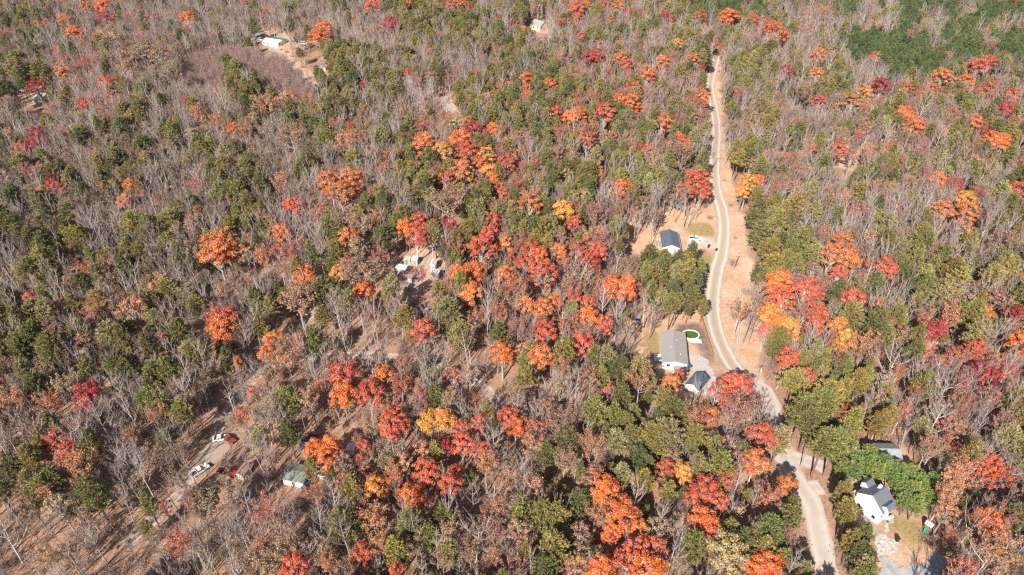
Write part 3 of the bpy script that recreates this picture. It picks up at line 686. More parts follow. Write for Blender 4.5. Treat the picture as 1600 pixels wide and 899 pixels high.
# ================================================================ trees
rg = np.random.RandomState(11)
def quads(cen, nrm, sx, sy, jit=.5):
    """leaf faces: centres, rough normals, half sizes"""
    n = len(cen); N = nrm + rg.normal(0, jit, (n, 3)); N /= np.linalg.norm(N, axis=1)[:, None] + 1e-9
    A = np.cross(N, rg.normal(0, 1, (n, 3))); A /= np.linalg.norm(A, axis=1)[:, None] + 1e-9
    B = np.cross(N, A)
    A = A * np.asarray(sx)[:, None]; B = B * np.asarray(sy)[:, None]
    V = np.stack([cen - A, cen - B * .8, cen + A, cen + B * .8], 1).reshape(-1, 3)
    return V, np.arange(4 * n).reshape(n, 4)
def bare_skeleton(rnd, H, spread, nl, twig=1.0, tr=.16, fork=.42, n2=6, n3=7):
    """returns trunk MB, branch MB, list of twig tips"""
    T, B = MB(), MB(); tips = []
    bend = Vector((rnd.uniform(-.5, .5), rnd.uniform(-.5, .5), 0))
    ax = lambda f: Vector((bend.x * math.sin(f * 3), bend.y * math.sin(f * 2.3), 0)) * .6 + Vector((0, 0, H * f))
    T.tube([ax(f) for f in (-.03, .12, .3, .5, .72, .93)], [tr * 1.35, tr, tr * .9, tr * .7, tr * .42, tr * .12], 5)
    for i in range(nl):
        f = fork + (.9 - fork) * (i + rnd.random()) / nl
        a = i * 2.4 + rnd.uniform(-.5, .5); p = ax(f)
        ln = spread * (1.25 - .75 * (f - fork) / (1 - fork)) * rnd.uniform(.75, 1.2)
        rise = min(rnd.uniform(1.3, 2.5) * ln, H * 1.04 - p.z)
        d = Vector((math.cos(a), math.sin(a), 0))
        q1 = p + d * ln * .5 + Vector((0, 0, rise * .35)); q2 = p + d * ln * .85 + Vector((0, 0, rise * .75)); q3 = p + d * ln + Vector((0, 0, rise))
        r0 = tr * .48 * (1.15 - .6 * f)
        (T if f < .7 else B).tube([p, q1, q2, q3], [r0, r0 * .75, r0 * .45, r0 * .15], 4, False)
        for j in range(n2):
            g = .2 + .8 * (j + .5) / n2; s = p.lerp(q1, g / .5) if g < .5 else q1.lerp(q3, (g - .5) / .5)
            e = Vector((rnd.uniform(-1, 1), rnd.uniform(-1, 1), rnd.uniform(.9, 2.6))).normalized()
            e = (e + d * .4).normalized(); l2 = ln * rnd.uniform(.35, .6)
            m = s + e * l2 * .5 + Vector((0, 0, l2 * .06)); t = s + e * l2 + Vector((0, 0, l2 * .2))
            B.tube([s, m, t], [.042 * twig, .03 * twig, .01], 3, False)
            for k in range(n3):
                u = s.lerp(t, .15 + .85 * k / n3)
                v = u + (Vector((rnd.uniform(-1, 1), rnd.uniform(-1, 1), rnd.uniform(.4, 2.2))).normalized() + e * .6) * rnd.uniform(.5, 1.15)
                sd = Vector((rnd.uniform(-1, 1), rnd.uniform(-1, 1), rnd.uniform(-.3, .3))).normalized() * .024 * twig
                B.quad(u - sd, u + sd, v); tips.append(v)
                w = u.lerp(v, .5); x = w + (v - u).cross(sd).normalized() * rnd.uniform(.2, .5) + Vector((0, 0, .2))
                B.quad(w - sd * .8, w + sd * .8, x)
    return T, B, tips
def simple_mesh(name, V, F, mat):
    me = D.meshes.new(name); fill(me, V, F); me.materials.append(mat); return me
def leafless_variant(i):
    rnd = random.Random(100 + i)
    H = rnd.uniform(16, 19); sp = [1.5, 1.7, 1.9, 2.1, 2.3, 2.6, 2.9, 3.3, 3.9, 1.3, 1.6, 2.2][i]
    T, B, tips = bare_skeleton(rnd, H, sp, 9 if sp < 3 else 11, tr=.14 + sp * .018, fork=.36, n2=5, n3=5)
    return T.mesh('trunk', M_bark), B.mesh('branches', M_twig)
def crown_leafy(i, lobes, R0, per, leaf, dome=.78, name='crown', inner=.15, fill_=1.0, mat=None):
    rnd = random.Random(300 + i); H = 18.0; cz = 12.4; CH = 6.0
    C = []
    for k in range(lobes):
        th = k * 2.399 + rnd.uniform(-.3, .3); u = 1 - (k + .5) / lobes * 1.45
        r = math.sqrt(max(0, 1 - u * u)) * rnd.uniform(.72, 1.0)
        C.append((math.cos(th) * r * 3.75, math.sin(th) * r * 3.75, cz + u * CH * dome * rnd.uniform(.8, 1.05), rnd.uniform(.78, 1.35) * R0))
    for k in range(lobes // 3): C.append((rnd.uniform(-1.8, 1.8), rnd.uniform(-1.8, 1.8), cz + rnd.uniform(0, 3.2), rnd.uniform(.9, 1.3) * R0))
    Vs, Fs, off = [], [], 0
    for x, y, z, r in C:
        n = int(per * r * r / (R0 * R0))
        d = rg.normal(0, 1, (n, 3)); d /= np.linalg.norm(d, axis=1)[:, None]; d[:, 2] = np.where(d[:, 2] < -.5, -d[:, 2] * .6, d[:, 2])
        rr = r * (1 - inner * rg.random_sample(n) ** .5 * 1.6)
        # bumpy sub-clumps
        bp = 1 + .22 * np.sin(d[:, 0] * 7 + x) * np.sin(d[:, 1] * 7 + y) * np.sin(d[:, 2] * 7 + z)
        cen = np.array([x, y, z]) + d * (rr * bp)[:, None] * np.array([1, 1, .8])
        out = d * .8 + np.array([x, y, z - cz + 1]) * .12
        s = leaf * rg.uniform(.7, 1.35, n)
        V, F = quads(cen, out, s, s * .8, .55); Vs.append(V); Fs.append(F + off); off += len(V)
    me = simple_mesh(name, np.concatenate(Vs), np.concatenate(Fs), mat or M_leaf)
    T = MB(); T.tube([(0, 0, -.4), (.1, 0, 4), (0, .15, 8), (0, 0, 12.5), (0, 0, 15)], [.36, .27, .22, .15, .04], 6)
    for k, (x, y, z, r) in enumerate(C):
        f = max(5.0, z * .62 - 1 + rnd.uniform(-1, 1)); T.tube([(0, 0, min(f, 11)), (x * .45, y * .45, f + (z - f) * .6), (x * .9, y * .9, z)], [.12, .08, .02], 3, False)
    return T.mesh('trunk', M_bark), me
def pine_variant(i):
    """rounded olive pine: whorls of boughs carrying upswept needle tufts"""
    rnd = random.Random(500 + i); H = 17.5; R_ = rnd.choice([2.6, 3.0, 3.4]); z0 = rnd.choice([.42, .5, .35])
    T = MB(); T.tube([(0, 0, -.4), (0, .1, H * .4), (.1, 0, H * .75), (0, 0, H * .97)], [.26, .2, .12, .03], 6)
    cen, dr = [], []
    nb = 62
    for k in range(nb):
        f = z0 + (1 - z0) * ((k + .5) / nb) ** .9; a = k * 2.399 + rnd.uniform(-.3, .3)
        g = (f - z0) / (1 - z0)
        prof = (math.sin(min(1, g * 1.9 + .35) * math.pi / 2)) * (1 - g ** 2.6) ** .65 if i % 2 == 0 else min(1, g * 3 + .5) * (1 - g) ** .62 * 1.15
        ln = R_ * prof * rnd.uniform(.7, 1.15) + .25
        p = Vector((0, 0, H * f)); d = Vector((math.cos(a), math.sin(a), rnd.uniform(.05, .5)))
        e = p + d * ln; T.tube([p, p + d * ln * .6, e], [.05, .035, .01], 3, False)
        nt_ = max(2, int(ln * 2.6))
        for q in range(nt_):
            t = .35 + .68 * (q + .5) / nt_
            c = p + d * ln * t + Vector((rnd.uniform(-.45, .45), rnd.uniform(-.45, .45), rnd.uniform(-.2, .45))) * (.5 + ln * .25)
            cen.append(c); dr.append(d)
    cen = np.array(cen); dr = np.array(dr); n = len(cen); per = 11
    C = np.repeat(cen, per, 0); Dv = np.repeat(dr, per, 0) * .5 + np.array([0, 0, .75]) + rg.normal(0, .55, (n * per, 3))
    Dv /= np.linalg.norm(Dv, axis=1)[:, None]
    C = C + rg.normal(0, .16, C.shape)
    L = rg.uniform(.38, .72, n * per)[:, None]; S = np.cross(Dv, rg.normal(0, 1, Dv.shape)); S /= np.linalg.norm(S, axis=1)[:, None]; S *= .13
    V = np.stack([C - S, C + S, C + Dv * L + S * .3, C + Dv * L - S * .3], 1).reshape(-1, 3)
    me = simple_mesh('crown', V, np.arange(len(V)).reshape(-1, 4), M_needle)
    return T.mesh('trunk', M_pbark), me
def russet_variant(i):
    """half bare tree that keeps brown leaves"""
    rnd = random.Random(700 + i); sp = [2.4, 3.0, 3.6, 4.1][i]
    T, B, tips = bare_skeleton(rnd, 15.5, sp, 10, tr=.2, n2=5, n3=6)
    tips = np.array([tuple(t) for t in tips]); k = rg.randint(0, len(tips), int(len(tips) * 8))
    cen = tips[k] + rg.normal(0, .26, (len(k), 3)); s = .17 * rg.uniform(.7, 1.4, len(k))
    V, F = quads(cen, np.array([[0, 0, .6]]) + cen * np.array([.05, .05, 0]), s, s * .8, .7)
    nb = len(B.v); me = D.meshes.new('crown')
    me.from_pydata(B.v + [tuple(v) for v in V], [], B.f + [tuple(int(q) + nb for q in f) for f in F])
    me.materials.append(M_twig); me.materials.append(M_leaf)
    mi = np.zeros(len(me.polygons), np.int32); mi[len(B.f):] = 1; me.polygons.foreach_set('material_index', mi)
    return T.mesh('trunk', M_bark), me
VAR = {
 'leafless_tree': [leafless_variant(i) for i in range(12)],
 'pine_tree': [pine_variant(i) for i in range(6)],
 'oak_tree': [crown_leafy(i, 17, 1.38, 165, .23, inner=.25) for i in range(4)] + [crown_leafy(10 + i, 28, 1.0, 85, .19, inner=.35, dome=.7 + .25 * i) for i in range(3)],
 'maple_tree': [crown_leafy(20 + i, 19, 1.22, 130, .21, dome=.85, inner=.3) for i in range(4)] + [crown_leafy(30 + i, 26, .95, 75, .19, inner=.5) for i in range(2)],
 'russet_tree': [russet_variant(i) for i in range(4)] + [crown_leafy(40 + i, 19, 1.2, 95, .2, inner=.6) for i in range(2)],
}
# ---- what grows where, read off the photograph: 16 columns x 9 rows of 25 px per tile
TILES = {
(0,0): "ppm.....m.......|ppp.............|.mm...rr...m....|m.m...rrrrr.rssm|ppp.....rrrr.mps|.oo.m..m..r...pp|moo.m...p.....rp|.mm.mm.mp......r|m...pmpm..pm....",
(1,0): "..m...m.ppp.pm.m|..m......pppppp.|oo.o......m.ppmo|ssoopppm.m.m..op|sssoppppmmm...mp|sssmpmmmp...mppm|rrrmppm.m..oop.p|r.pp..r..m.r..pm|..rpp.r..p.r...m",
(2,0): "pm..mm..mmpggggg|mo.m.m.mpm.m..mm|pm.m.pm.m.pp.pm.|p.m...m.mm.pp.pp|pmpm...m...mpopp|mpppm.pm.m..omm.|ppppm.pm....romp|pppm..ppp.mmpmmm|mpm...m.mmppomrm",
(3,0): "m..rgg.mggggmggg|m.....m.gm.gggmm|m..mgggggg.ggmgg|mm.mmggggggggggg|m..mm..ggggmmmmm|..mpp..mm.mmmmpm|r.m..r.pm.mmpm.m|rm...r.p..mm.pmm|,mo,r,,,.m.ppmmp",
(0,1): "m..m..mpp.m.ppmm|mppmm.mppm...m.p|.pmmp.mpm...m.mp|mm.mmm..m.mm.mmp|pmp.m.mm..mpmmmp|pmp.pmm.pppmp.mm|p.mp,,.m,.mp....|..pp,,m.mm.mm..m|mpmm.mp.,.mm..mm",
(1,1): "...pm....m..m.mp|.mm.....mpppmp.m|..m.....mpp.mmp.|m......pm..rmppm|mm..m.mpm..rrppp|....mpm.r..m.ppm|mmmm..r.,.,mppmm|....,m.,,,,..mm.|..m.pr.,,,,.pm.m",
(2,1): "...mpppm.rr.mopp|.pmppppppmr.ooop|.mpppmpppprrmoo.|m..mpm......,,op|pppmp..,,ooooooo|ppmp..pooooooooo|mpm...poooooooop|m..m...ppppp,oop|..mmm...pppppoop",
(3,1): "...mo,.m...mm.mp|...moo.p..,mmm.m|.m..,mmm......mm|.pm............p|ppm.............|ppm..,m.,....mmm|pppm....mpm.mmrm|pppr.....ppmmmpp|pp..pp.pppmpm.pm",
(0,2): "pmmmp.mmmpm.m...|ppm.mm...mm.mm..|pppm.pmpp.m.p...|ppppm.pppmpm.p..|mmppmmppmmm..mm.|mpmpmmmp.pm.....|.m,pp....pm...,.|r,rpm....mmr,,o.|,,rpm......,,,,.",
(1,2): "mr..p..mpmm.m..m|p...m...m..ppm.m|..m..m..mp.p..,m|.......r.m.p.,,m|....mm....,,,,,,|..,..,..,,...,,,|,...,,,,....,m.,|..pm,,....,..p.,|.pp.,..,.......,",
(2,2): "m......mppppoo,p|..p.m..,,,ppoo,p|m.mm....,ooooo,p|......,oooooooo,|,,.m.ppmoooooooo|p.,,mppppmoooooo|p.r,,pppmpmroo,,|r,r,mmppmpmr,,mm|,mpmppppmpppm.mp",
(3,2): "m..mpp.mmpppp..m|m..mmppm..mmpmmm|pmp.mpppp..mpmpm|p..m.mppp,,..mmm|p.pppp.,,,,mm..m|,pppppm,,....m..|,ppppppm,.......|opppppppm......p|oppppp.pmpm.m..p",
(0,3): ".m...mm.....,,o.|.mpp.m......,oo.|mmpm.......,,oo,|mmppmm....,.,o,,|,mmpm,,.p.oo.,..|,,,.,,,,poo,,...|,,,,,,,o,,,,,.mm|,,,,,,,o,,,,.m.m|,,,,,,p.,,,,,,.,",
(1,3): "..pp..,pm..m...,|..pp...pmm.m...m|,ompr..mpm.mm.mr|,oo,...pp,.m..m,|,m....ppm.mm....|...,.pp.mpmm,..,|.rrr.pr..mm.,.rm|rrr.mmm.pprr.r.p|rr,r.rrmppmrrrrm",
(2,3): "mr.r..ppppm.r..m|.mp.r.ppppmm.m.m|.pp...pppppmmm.m|mmp.m.pppmpmm...|mppm..p.pmm..mm.|pppppm..m....m..|mppppm.pp....mmm|mmpmr...mp.m..mp|.mm.r.....pm..m.",
(3,3): "rompp.,..,.,.m.m|ooppGGGGo..mp.mm|ooppoGGGGG.m..mm|mmoppoooGG..r..,m|mpoppoooGGr....p|ppoopp,ooorr...pp|ppoppmmooor...mm|mpoomp,ooo,..mrm|.ppoppoooo...r.m"}
GRID = [['.'] * 64 for _ in range(36)]
for (a, b), s in TILES.items():
    for j, row in enumerate(s.split('|')):
        for i in range(16): GRID[b * 9 + j][a * 16 + i] = row[i] if i < len(row) else '.'
SAPZ = [(290, 75), (330, 62), (385, 62), (420, 82), (455, 105), (495, 130), (520, 152), (470, 160), (420, 150), (380, 138), (300, 150), (270, 120)]
BRUSHZ = [(440, 75), (510, 75), (520, 140), (480, 118), (450, 95)]
def in_poly(x, y, poly): return bool(pip(np.array([x]), np.array([y]), poly)[0])
def cell(px, py):
    i = int((px + random.uniform(-7, 7)) // 25); j = int((py + random.uniform(-7, 7)) // 25)
    if j < 0:
        return 'p' if random.random() < .5 else ('g' if px > 950 and random.random() < .6 else '.')
    i = min(63, max(0, i)); j = min(35, j)
    c = GRID[j][i]
    if in_poly(px, py, SAPZ) and c not in 'p': c = 's'
    return c
COLR = {'O': (.64, .185, .055), 'B': (.70, .145, .03), 'Y': (.66, .27, .045), 'R': (.61, .10, .055), 'C': (.44, .038, .052), 'S': (.53, .22, .11),
        'T': (.40, .235, .14), 'K': (.42, .185, .145), 'W': (.50, .38, .17)}
KIND = {'O': 'oak_tree', 'B': 'oak_tree', 'Y': 'oak_tree', 'W': 'oak_tree', 'R': 'maple_tree', 'C': 'maple_tree', 'S': 'russet_tree', 'T': 'russet_tree', 'K': 'russet_tree'}
CT_ = """137,13,18O 162,11,22B 165,31,25C 60,41,14R 75,38,16R 102,33,22B 115,52,24B 130,58,14O 21,70,12B 223,15,10K 207,30,16S 240,31,22K 293,29,24B 298,45,10O 102,116,26O 139,103,12C 165,134,26R 133,167,22R 149,160,18R 60,213,28C 340,150,10C 313,180,28S 335,192,20S 366,203,18O 385,212,26S 57,137,28C 183,160,12S 180,60,34T 225,80,40T 250,90,34T 200,110,34T 270,120,30T
504,46,28B 499,60,30B 611,40,28C 586,12,26R 640,5,22B 708,8,24R 720,7,22O 737,18,12C 780,35,10C 799,38,10C 640,120,24R 672,122,20K 571,135,14C 419,168,30S 450,155,30S 483,160,20S 566,175,20S 548,202,12R 520,196,16S 568,217,12R 795,138,14B 742,204,28C 730,195,22O 770,203,16B 795,192,12O 717,219,32B 665,222,26O 545,215,30S 458,215,44T 715,192,26W 420,22,20S
903,14,24R 901,31,20R 917,10,14O 820,8,8O 949,5,20R 965,12,22O 985,22,16R 952,33,18R 956,39,14C 1040,28,18C 1049,36,14C 1093,27,22R 1140,27,28B 1178,34,16R 1195,52,14B 818,49,12O 875,40,16S 883,38,12R 835,55,8R 930,44,16T 911,60,18R 935,72,16S 925,93,34C 885,99,20K 967,98,22O 980,105,18R 1012,122,26B 1081,98,22O 1052,100,12S 1035,98,20O 822,124,18B 824,140,14O 823,152,16B 860,133,22B 869,148,16R 897,128,18S 990,140,28R 965,140,18K 925,155,24S 967,158,22B 986,165,26B 998,172,14O 870,178,20R 888,184,20B 906,183,24B 945,180,32R 921,208,34S 1095,142,16C 1100,155,22O 1097,168,16R 1033,198,28O 917,222,30R 1060,218,18O 1115,68,12R 802,195,8O 1060,70,14Y 1136,40,10R 1172,105,10S 1170,207,20S
1202,46,26R 1212,54,26B 1222,58,16B 1289,22,14S 1267,47,10C 1279,89,22B 1230,115,24C 1276,117,22O 1261,115,8R 1368,93,18R 1376,137,28C 1350,150,22Y 1331,162,36S 1280,160,22R 1253,147,34T 1374,165,12O 1415,143,22R 1453,142,18R 1469,119,30O 1510,129,26B 1530,106,28R 1543,100,22R 1504,108,14R 1575,101,10R 1411,180,26B 1425,201,30B 1447,172,10O 1495,195,14B 1520,197,24B 1537,207,22C 1566,173,26C 1541,141,26R 1579,153,24R 1585,143,12C 1546,130,14C 1550,219,30B 1564,222,24B 1580,195,24S 1309,236,25R 1480,90,12R 1565,88,8R 1348,175,20S 1413,220,28T
35,232,18R 55,230,26C 24,233,12O 82,283,18C 85,295,26R 67,304,16O 50,275,28K 208,293,22O 220,305,16O 197,318,22O 160,300,18S 326,383,34O 350,378,38O 340,400,44O 365,395,30O 110,395,16S 393,445,18S
518,290,38O 545,285,40O 532,303,42O 550,302,28O 460,327,30R 441,365,26O 440,290,34S 545,372,30O 475,440,36B 528,430,24Y 632,358,26B 655,350,28R 650,372,32R 701,359,32C 660,232,30O 692,238,32Y 730,240,30R 722,268,34O 750,262,26B 760,250,28Y 765,270,24Y 770,283,20B 782,302,24R 790,257,24R 695,285,26R 770,347,24R 765,367,26R 752,390,44R 787,385,24O 742,428,34B 713,428,22B 790,430,30O 799,405,10R 540,230,30S 700,320,60T 590,345,22S 565,355,40T 560,390,40T 410,405,30S 570,430,50T
829,327,38O 878,330,30Y 970,295,26B 803,256,8R 870,250,20S 897,352,22R 930,342,30K 828,396,36R 820,412,26R 842,405,34B 852,428,46R 848,378,14O 872,395,24O 903,392,28R 915,408,34R 935,398,32R 925,412,26C 958,447,28B 981,446,24B 1092,282,34R 1075,300,28R 1095,298,26R 1168,290,30Y 1160,302,18Y 1186,285,14B 937,280,16S 818,240,16S 1065,240,40T 1070,232,24R
1560,228,28B 1420,285,14B 1467,283,22B 1490,293,24C 1507,315,28Y 1470,328,34O 1500,335,34O 1498,308,18C 1505,360,30S 1585,300,32R 1205,322,12B 1310,382,36O 1300,398,38O 1320,405,30O 1310,430,26R 1380,423,38R 1358,420,20R 1218,443,38B 1262,446,22R 1597,440,22R 1570,385,40T 1595,263,14C 1335,412,16O 1270,420,24T
53,470,24R 85,520,32K 158,490,34S 205,488,50S 340,500,36R 362,500,36R 352,515,40B 372,512,24R 138,620,40C 150,612,26C 370,570,14O 20,632,40S 78,610,14O 85,630,30S 247,650,36S
565,458,26B 580,455,14B 430,535,28O 415,555,26O 735,460,34O 745,500,24S 660,520,36R 785,555,34B 545,590,48R 535,620,40B 600,590,34O 575,620,40R 615,660,46R 628,668,30R 672,660,34Y 695,655,34Y 715,670,28R 750,668,30R 795,660,34R 450,570,40S 465,470,60T
820,480,26O 845,482,30O 865,478,24O 895,470,24R 915,480,30R 922,498,28B 902,500,22R 945,510,28R 955,456,28B 975,456,28B 855,520,34R 843,560,38O 908,540,38R 1122,610,30R 1140,602,32R 1160,605,32R 1135,622,28R 1148,645,46K 1050,600,24O 1062,588,14R 953,618,16R 1000,605,40S 1112,650,26O 805,668,30B 1172,678,20R 1196,520,16R 1198,480,22R
1210,455,28B 1222,470,36R 1258,458,34R 1274,462,28R 1275,495,30R 1205,497,34Y 1228,515,36Y 1215,510,30B 1313,510,26Y 1322,532,30Y 1310,545,22Y 1333,470,34R 1270,510,28R 1232,562,34R 1258,590,32R 1320,645,22C 1305,645,18S 1340,650,20K 1370,475,18O 1350,545,40S 1448,520,32C 1465,522,30C 1485,495,40S 1535,490,28O 1555,470,32K 1590,495,34C 1588,535,36B 1512,555,30R 1525,550,30R 1525,585,32C 1548,592,26C 1432,610,22R
85,695,34R 108,705,30R 25,735,20O 130,732,44S 118,755,26S 100,720,20R
495,705,30B 515,700,32B 508,718,32B 526,710,22O 570,702,24R 562,722,16R 610,675,30R 697,705,26C 720,695,34R 740,700,28K 757,703,24R 587,765,34Y 603,760,24O 665,738,40R 640,775,34B 657,790,24R 705,760,36R 712,740,22R 585,810,56S 760,730,44S 465,890,44R 565,870,34R 620,895,26R 510,880,36S 595,848,40S 650,850,34T 735,865,34T 690,880,30T 770,870,30S
832,700,40S 925,700,36S 943,768,44B 970,805,48B 955,835,26B 1000,830,28B 950,845,20R 985,860,50R 1018,858,44R 975,885,44R 1010,890,50B 940,890,40B 902,885,40S 1067,740,26Y 1040,735,32R 1085,775,40R 1105,765,40R 1120,785,30R 1135,745,36R 1100,815,44B 1142,817,10B 1135,862,62W 1190,680,34R 1205,692,28R 1180,725,40O 1195,882,44B 1175,895,36B 880,720,40T 930,810,30S
1228,760,28O 1545,730,36R 1560,745,36R 1535,750,30R 1510,730,34S 1490,750,50S 1475,780,40S 1545,818,34B 1560,828,30B 1530,812,24R 1550,868,64S 1198,905,30R 1480,800,34S"""
PINE = [(.31, .285, .085), (.38, .32, .09), (.27, .265, .08), (.38, .335, .14), (.20, .205, .075), (.35, .29, .07), (.26, .25, .08)]
GRN = [(.15, .22, .075), (.12, .19, .075), (.20, .24, .085), (.17, .2, .07)]
BRI = [(.26, .35, .09), (.22, .32, .085), (.31, .36, .10)]
BRN = [(.42, .25, .15), (.38, .24, .165), (.46, .27, .16), (.34, .19, .12), (.44, .31, .22)]
CTREES = []
for tok in CT_.split():
    x, y, wc = tok.split(','); CTREES.append((float(x), float(y), float(wc[:-1]), wc[-1]))
ALL = []
def add(kind, var, x, y, sx, sz, tint, code, rot=None):
    g = float(terr(x, y)); zc = g + sz * 12.8
    px, py, dep = proj(x, y, zc)
    ALL.append(dict(k=kind, v=var, x=x, y=y, z=g, sx=sx, sz=sz, t=tint, c=code, px=px, py=py, w=9 * sx * FPX / dep,
                    rot=rot if rot is not None else random.uniform(0, 6.28), tilt=(random.gauss(0, .055 if kind == 'leafless_tree' else .035), random.gauss(0, .055 if kind == 'leafless_tree' else .035))))
def jit(c, a=.12, hue=.05):
    f = 1 + random.uniform(-a, a)
    return tuple(max(.01, v * f * (1 + random.uniform(-hue, hue))) for v in c)
CW = []
for px, py, wp, code in CTREES:
    kind = KIND[code]; Ht = 15.0
    for _ in range(3):
        P = unproj(px, py, Ht * .70); dep = proj(*P)[2]; dia = (wp * 1.2 + 1.5) * dep / FPX; Ht = min(21.0, max(8.0, 8.5 + dia * .85))
    sx = dia / (9.0 if kind != 'russet_tree' else 9.2); sz = Ht / 17.6
    nv = len(VAR[kind]); var = random.randrange(nv)
    if kind == 'oak_tree': var = random.choice([0, 1, 2, 3]) if sx < 1.1 else random.choice([4, 5, 6, 1])
    add(kind, var, P.x, P.y, sx, sz, jit(COLR[code]), code); CW.append((P.x, P.y, dia * .5))
PT_ = '''1178,345,26 1190,370,34 1205,395,34 1215,385,30 1205,420,36 1206,440,30 1230,410,26 1188,330,22 1040,420,22 1060,430,26 1085,440,26 1075,412,24 1095,420,20 1020,430,26 1050,452,24 1085,465,26 1099,478,16 1035,468,24
890,695,40 855,715,30 990,690,40 1000,720,36 1030,700,36 975,745,36 1010,757,36 1040,772,30 900,790,42 870,812,40 1080,690,34 1060,662,30 930,650,42 962,690,36 965,582,36 985,602,26 930,560,32 1230,600,40 1240,640,46 1264,662,46 1285,635,44 1310,610,36 1300,690,50 1265,702,50 1242,682,36 1330,665,40 1285,565,34 1370,660,30 1315,580,34 1345,600,30
1296,778,26 1316,770,28 1308,800,34 1328,806,30 1300,838,28 1326,836,32 1312,868,36 1342,866,34 1350,892,36 1322,897,34 1352,838,24 225,500,0 128,220,26 217,175,24 268,207,26 190,180,22 192,205,30 220,190,20 26,110,30 12,145,30 60,115,26 1368,345,24 1238,322,30 1250,380,34 1220,350,30 1330,500,40 1370,505,38 1380,530,34 1400,500,30 1430,400,30 1470,405,30 1450,420,30 1410,420,28 265,350,30 110,340,30 120,480,30 10,345,36 25,360,30 70,385,34 60,400,30 172,530,38 200,515,26 55,720,44 25,735,34 65,700,30 210,790,32 464,726,26 880,850,30 830,550,30 820,590,30 820,565,26 700,490,40 685,485,30'''
def blocked(x, y, pad=.4):
    return any((a - x) ** 2 + (b - y) ** 2 < (r + pad) ** 2 for a, b, r in FOOT)
def settle(P):
    for dx, dy in ((0, 0), (0, -2.5), (2, -1), (-2, -1), (0, 2.5), (3.5, 0), (-3.5, 0), (5, -2), (-5, -2)):
        if not blocked(P.x + dx, P.y + dy): return P.x + dx, P.y + dy
    return None
for tok in PT_.split():
    px, py, wp = map(float, tok.split(','))
    if not wp: continue
    P = unproj(px, py, 11.5); dep = proj(*P)[2]; dia = wp * dep / FPX; P = unproj(px, py, min(13, 6 + dia * .7))
    q = settle(P)
    if q is None: continue
    P.x, P.y = q
    add('pine_tree', random.randrange(6), P.x, P.y, dia / 6.4, min(1.15, max(.5, .45 + dia * .07)), jit(random.choice(PINE), .12, .06), 'p'); CW.append((P.x, P.y, dia * .5))
CW = np.array(CW)
GP = [(1334, 700), (1325, 716), (1316, 734), (1333, 728), (1330, 742), (1346, 718), (1359, 709), (1352, 729), (1364, 722), (1378, 727), (1371, 736), (1386, 733), (1397, 733), (1393, 745), (1407, 740), (1419, 739), (1403, 756), (1412, 768), (1424, 750), (1434, 757), (1427, 771), (1441, 768), (1452, 756), (1446, 780), (1418, 783), (1431, 790)]
for px, py in GP:
    P = unproj(px, py, 6.2); s_ = random.uniform(.9, 1.15)
    add('pine_tree', random.randrange(6), P.x, P.y, .76 * s_, .53 * s_, jit(random.choice(BRI), .12), 'G')
GPW = np.array([tuple(unproj(a, b, 6.2).xy) for a, b in GP])
FT = np.array([f[:3] for f in FOOT])
def blocked(x, y, pad=.4):
    return bool((((FT[:, 0] - x) ** 2 + (FT[:, 1] - y) ** 2) < (FT[:, 2] + pad) ** 2).any())
def hides(px, py, r, top):
    for a, b, c, d in CLEAR:
        if a - r < px < c + r and b - r * .8 < py < d + r * .8: return True
    return False
ROADPX = [(1119, 95), (1110, 125), (1109, 140), (1113, 160), (1118, 185), (1119, 210), (1117, 240), (1117, 285), (1127, 325), (1131, 350), (1130, 375), (1126, 400), (1119, 425), (1115, 450), (1113, 475), (1116, 505), (1124, 532), (1135, 556), (1150, 578), (1222, 712), (1238, 742), (1256, 768), (1269, 792), (1277, 830), (1288, 880), (1296, 910),
          (340, 690), (560, 556), (690, 160), (1240, 716)]
RP = np.array(ROADPX)
RZ = [(830, 430, 190, 170, .55), (740, 250, 130, 80, .4), (960, 170, 170, 110, .4), (600, 610, 150, 90, .35), (650, 790, 200, 110, .55), (1050, 760, 180, 110, .5), (1260, 480, 110, 90, .55), (1480, 170, 160, 90, .4), (1500, 560, 130, 110, .4), (1500, 800, 130, 110, .5), (180, 490, 130, 70, .3), (60, 690, 90, 60, .4), (1150, 500, 30, 60, .2), (560, 400, 130, 80, .3), (1300, 330, 150, 90, .12), (230, 110, 120, 60, .35)]
def rustiness(px, py):
    return min(.6, .04 + sum(a * math.exp(-((px - x) / w_) ** 2 - ((py - y) / h_) ** 2) for x, y, w_, h_, a in RZ) * .72)
RUST = [(.54, .15, .095), (.52, .21, .12), (.52, .165, .095), (.46, .18, .14), (.54, .25, .14), (.50, .125, .075), (.44, .23, .16)]
SPC = 4.05; yy = 58.0; row = 0
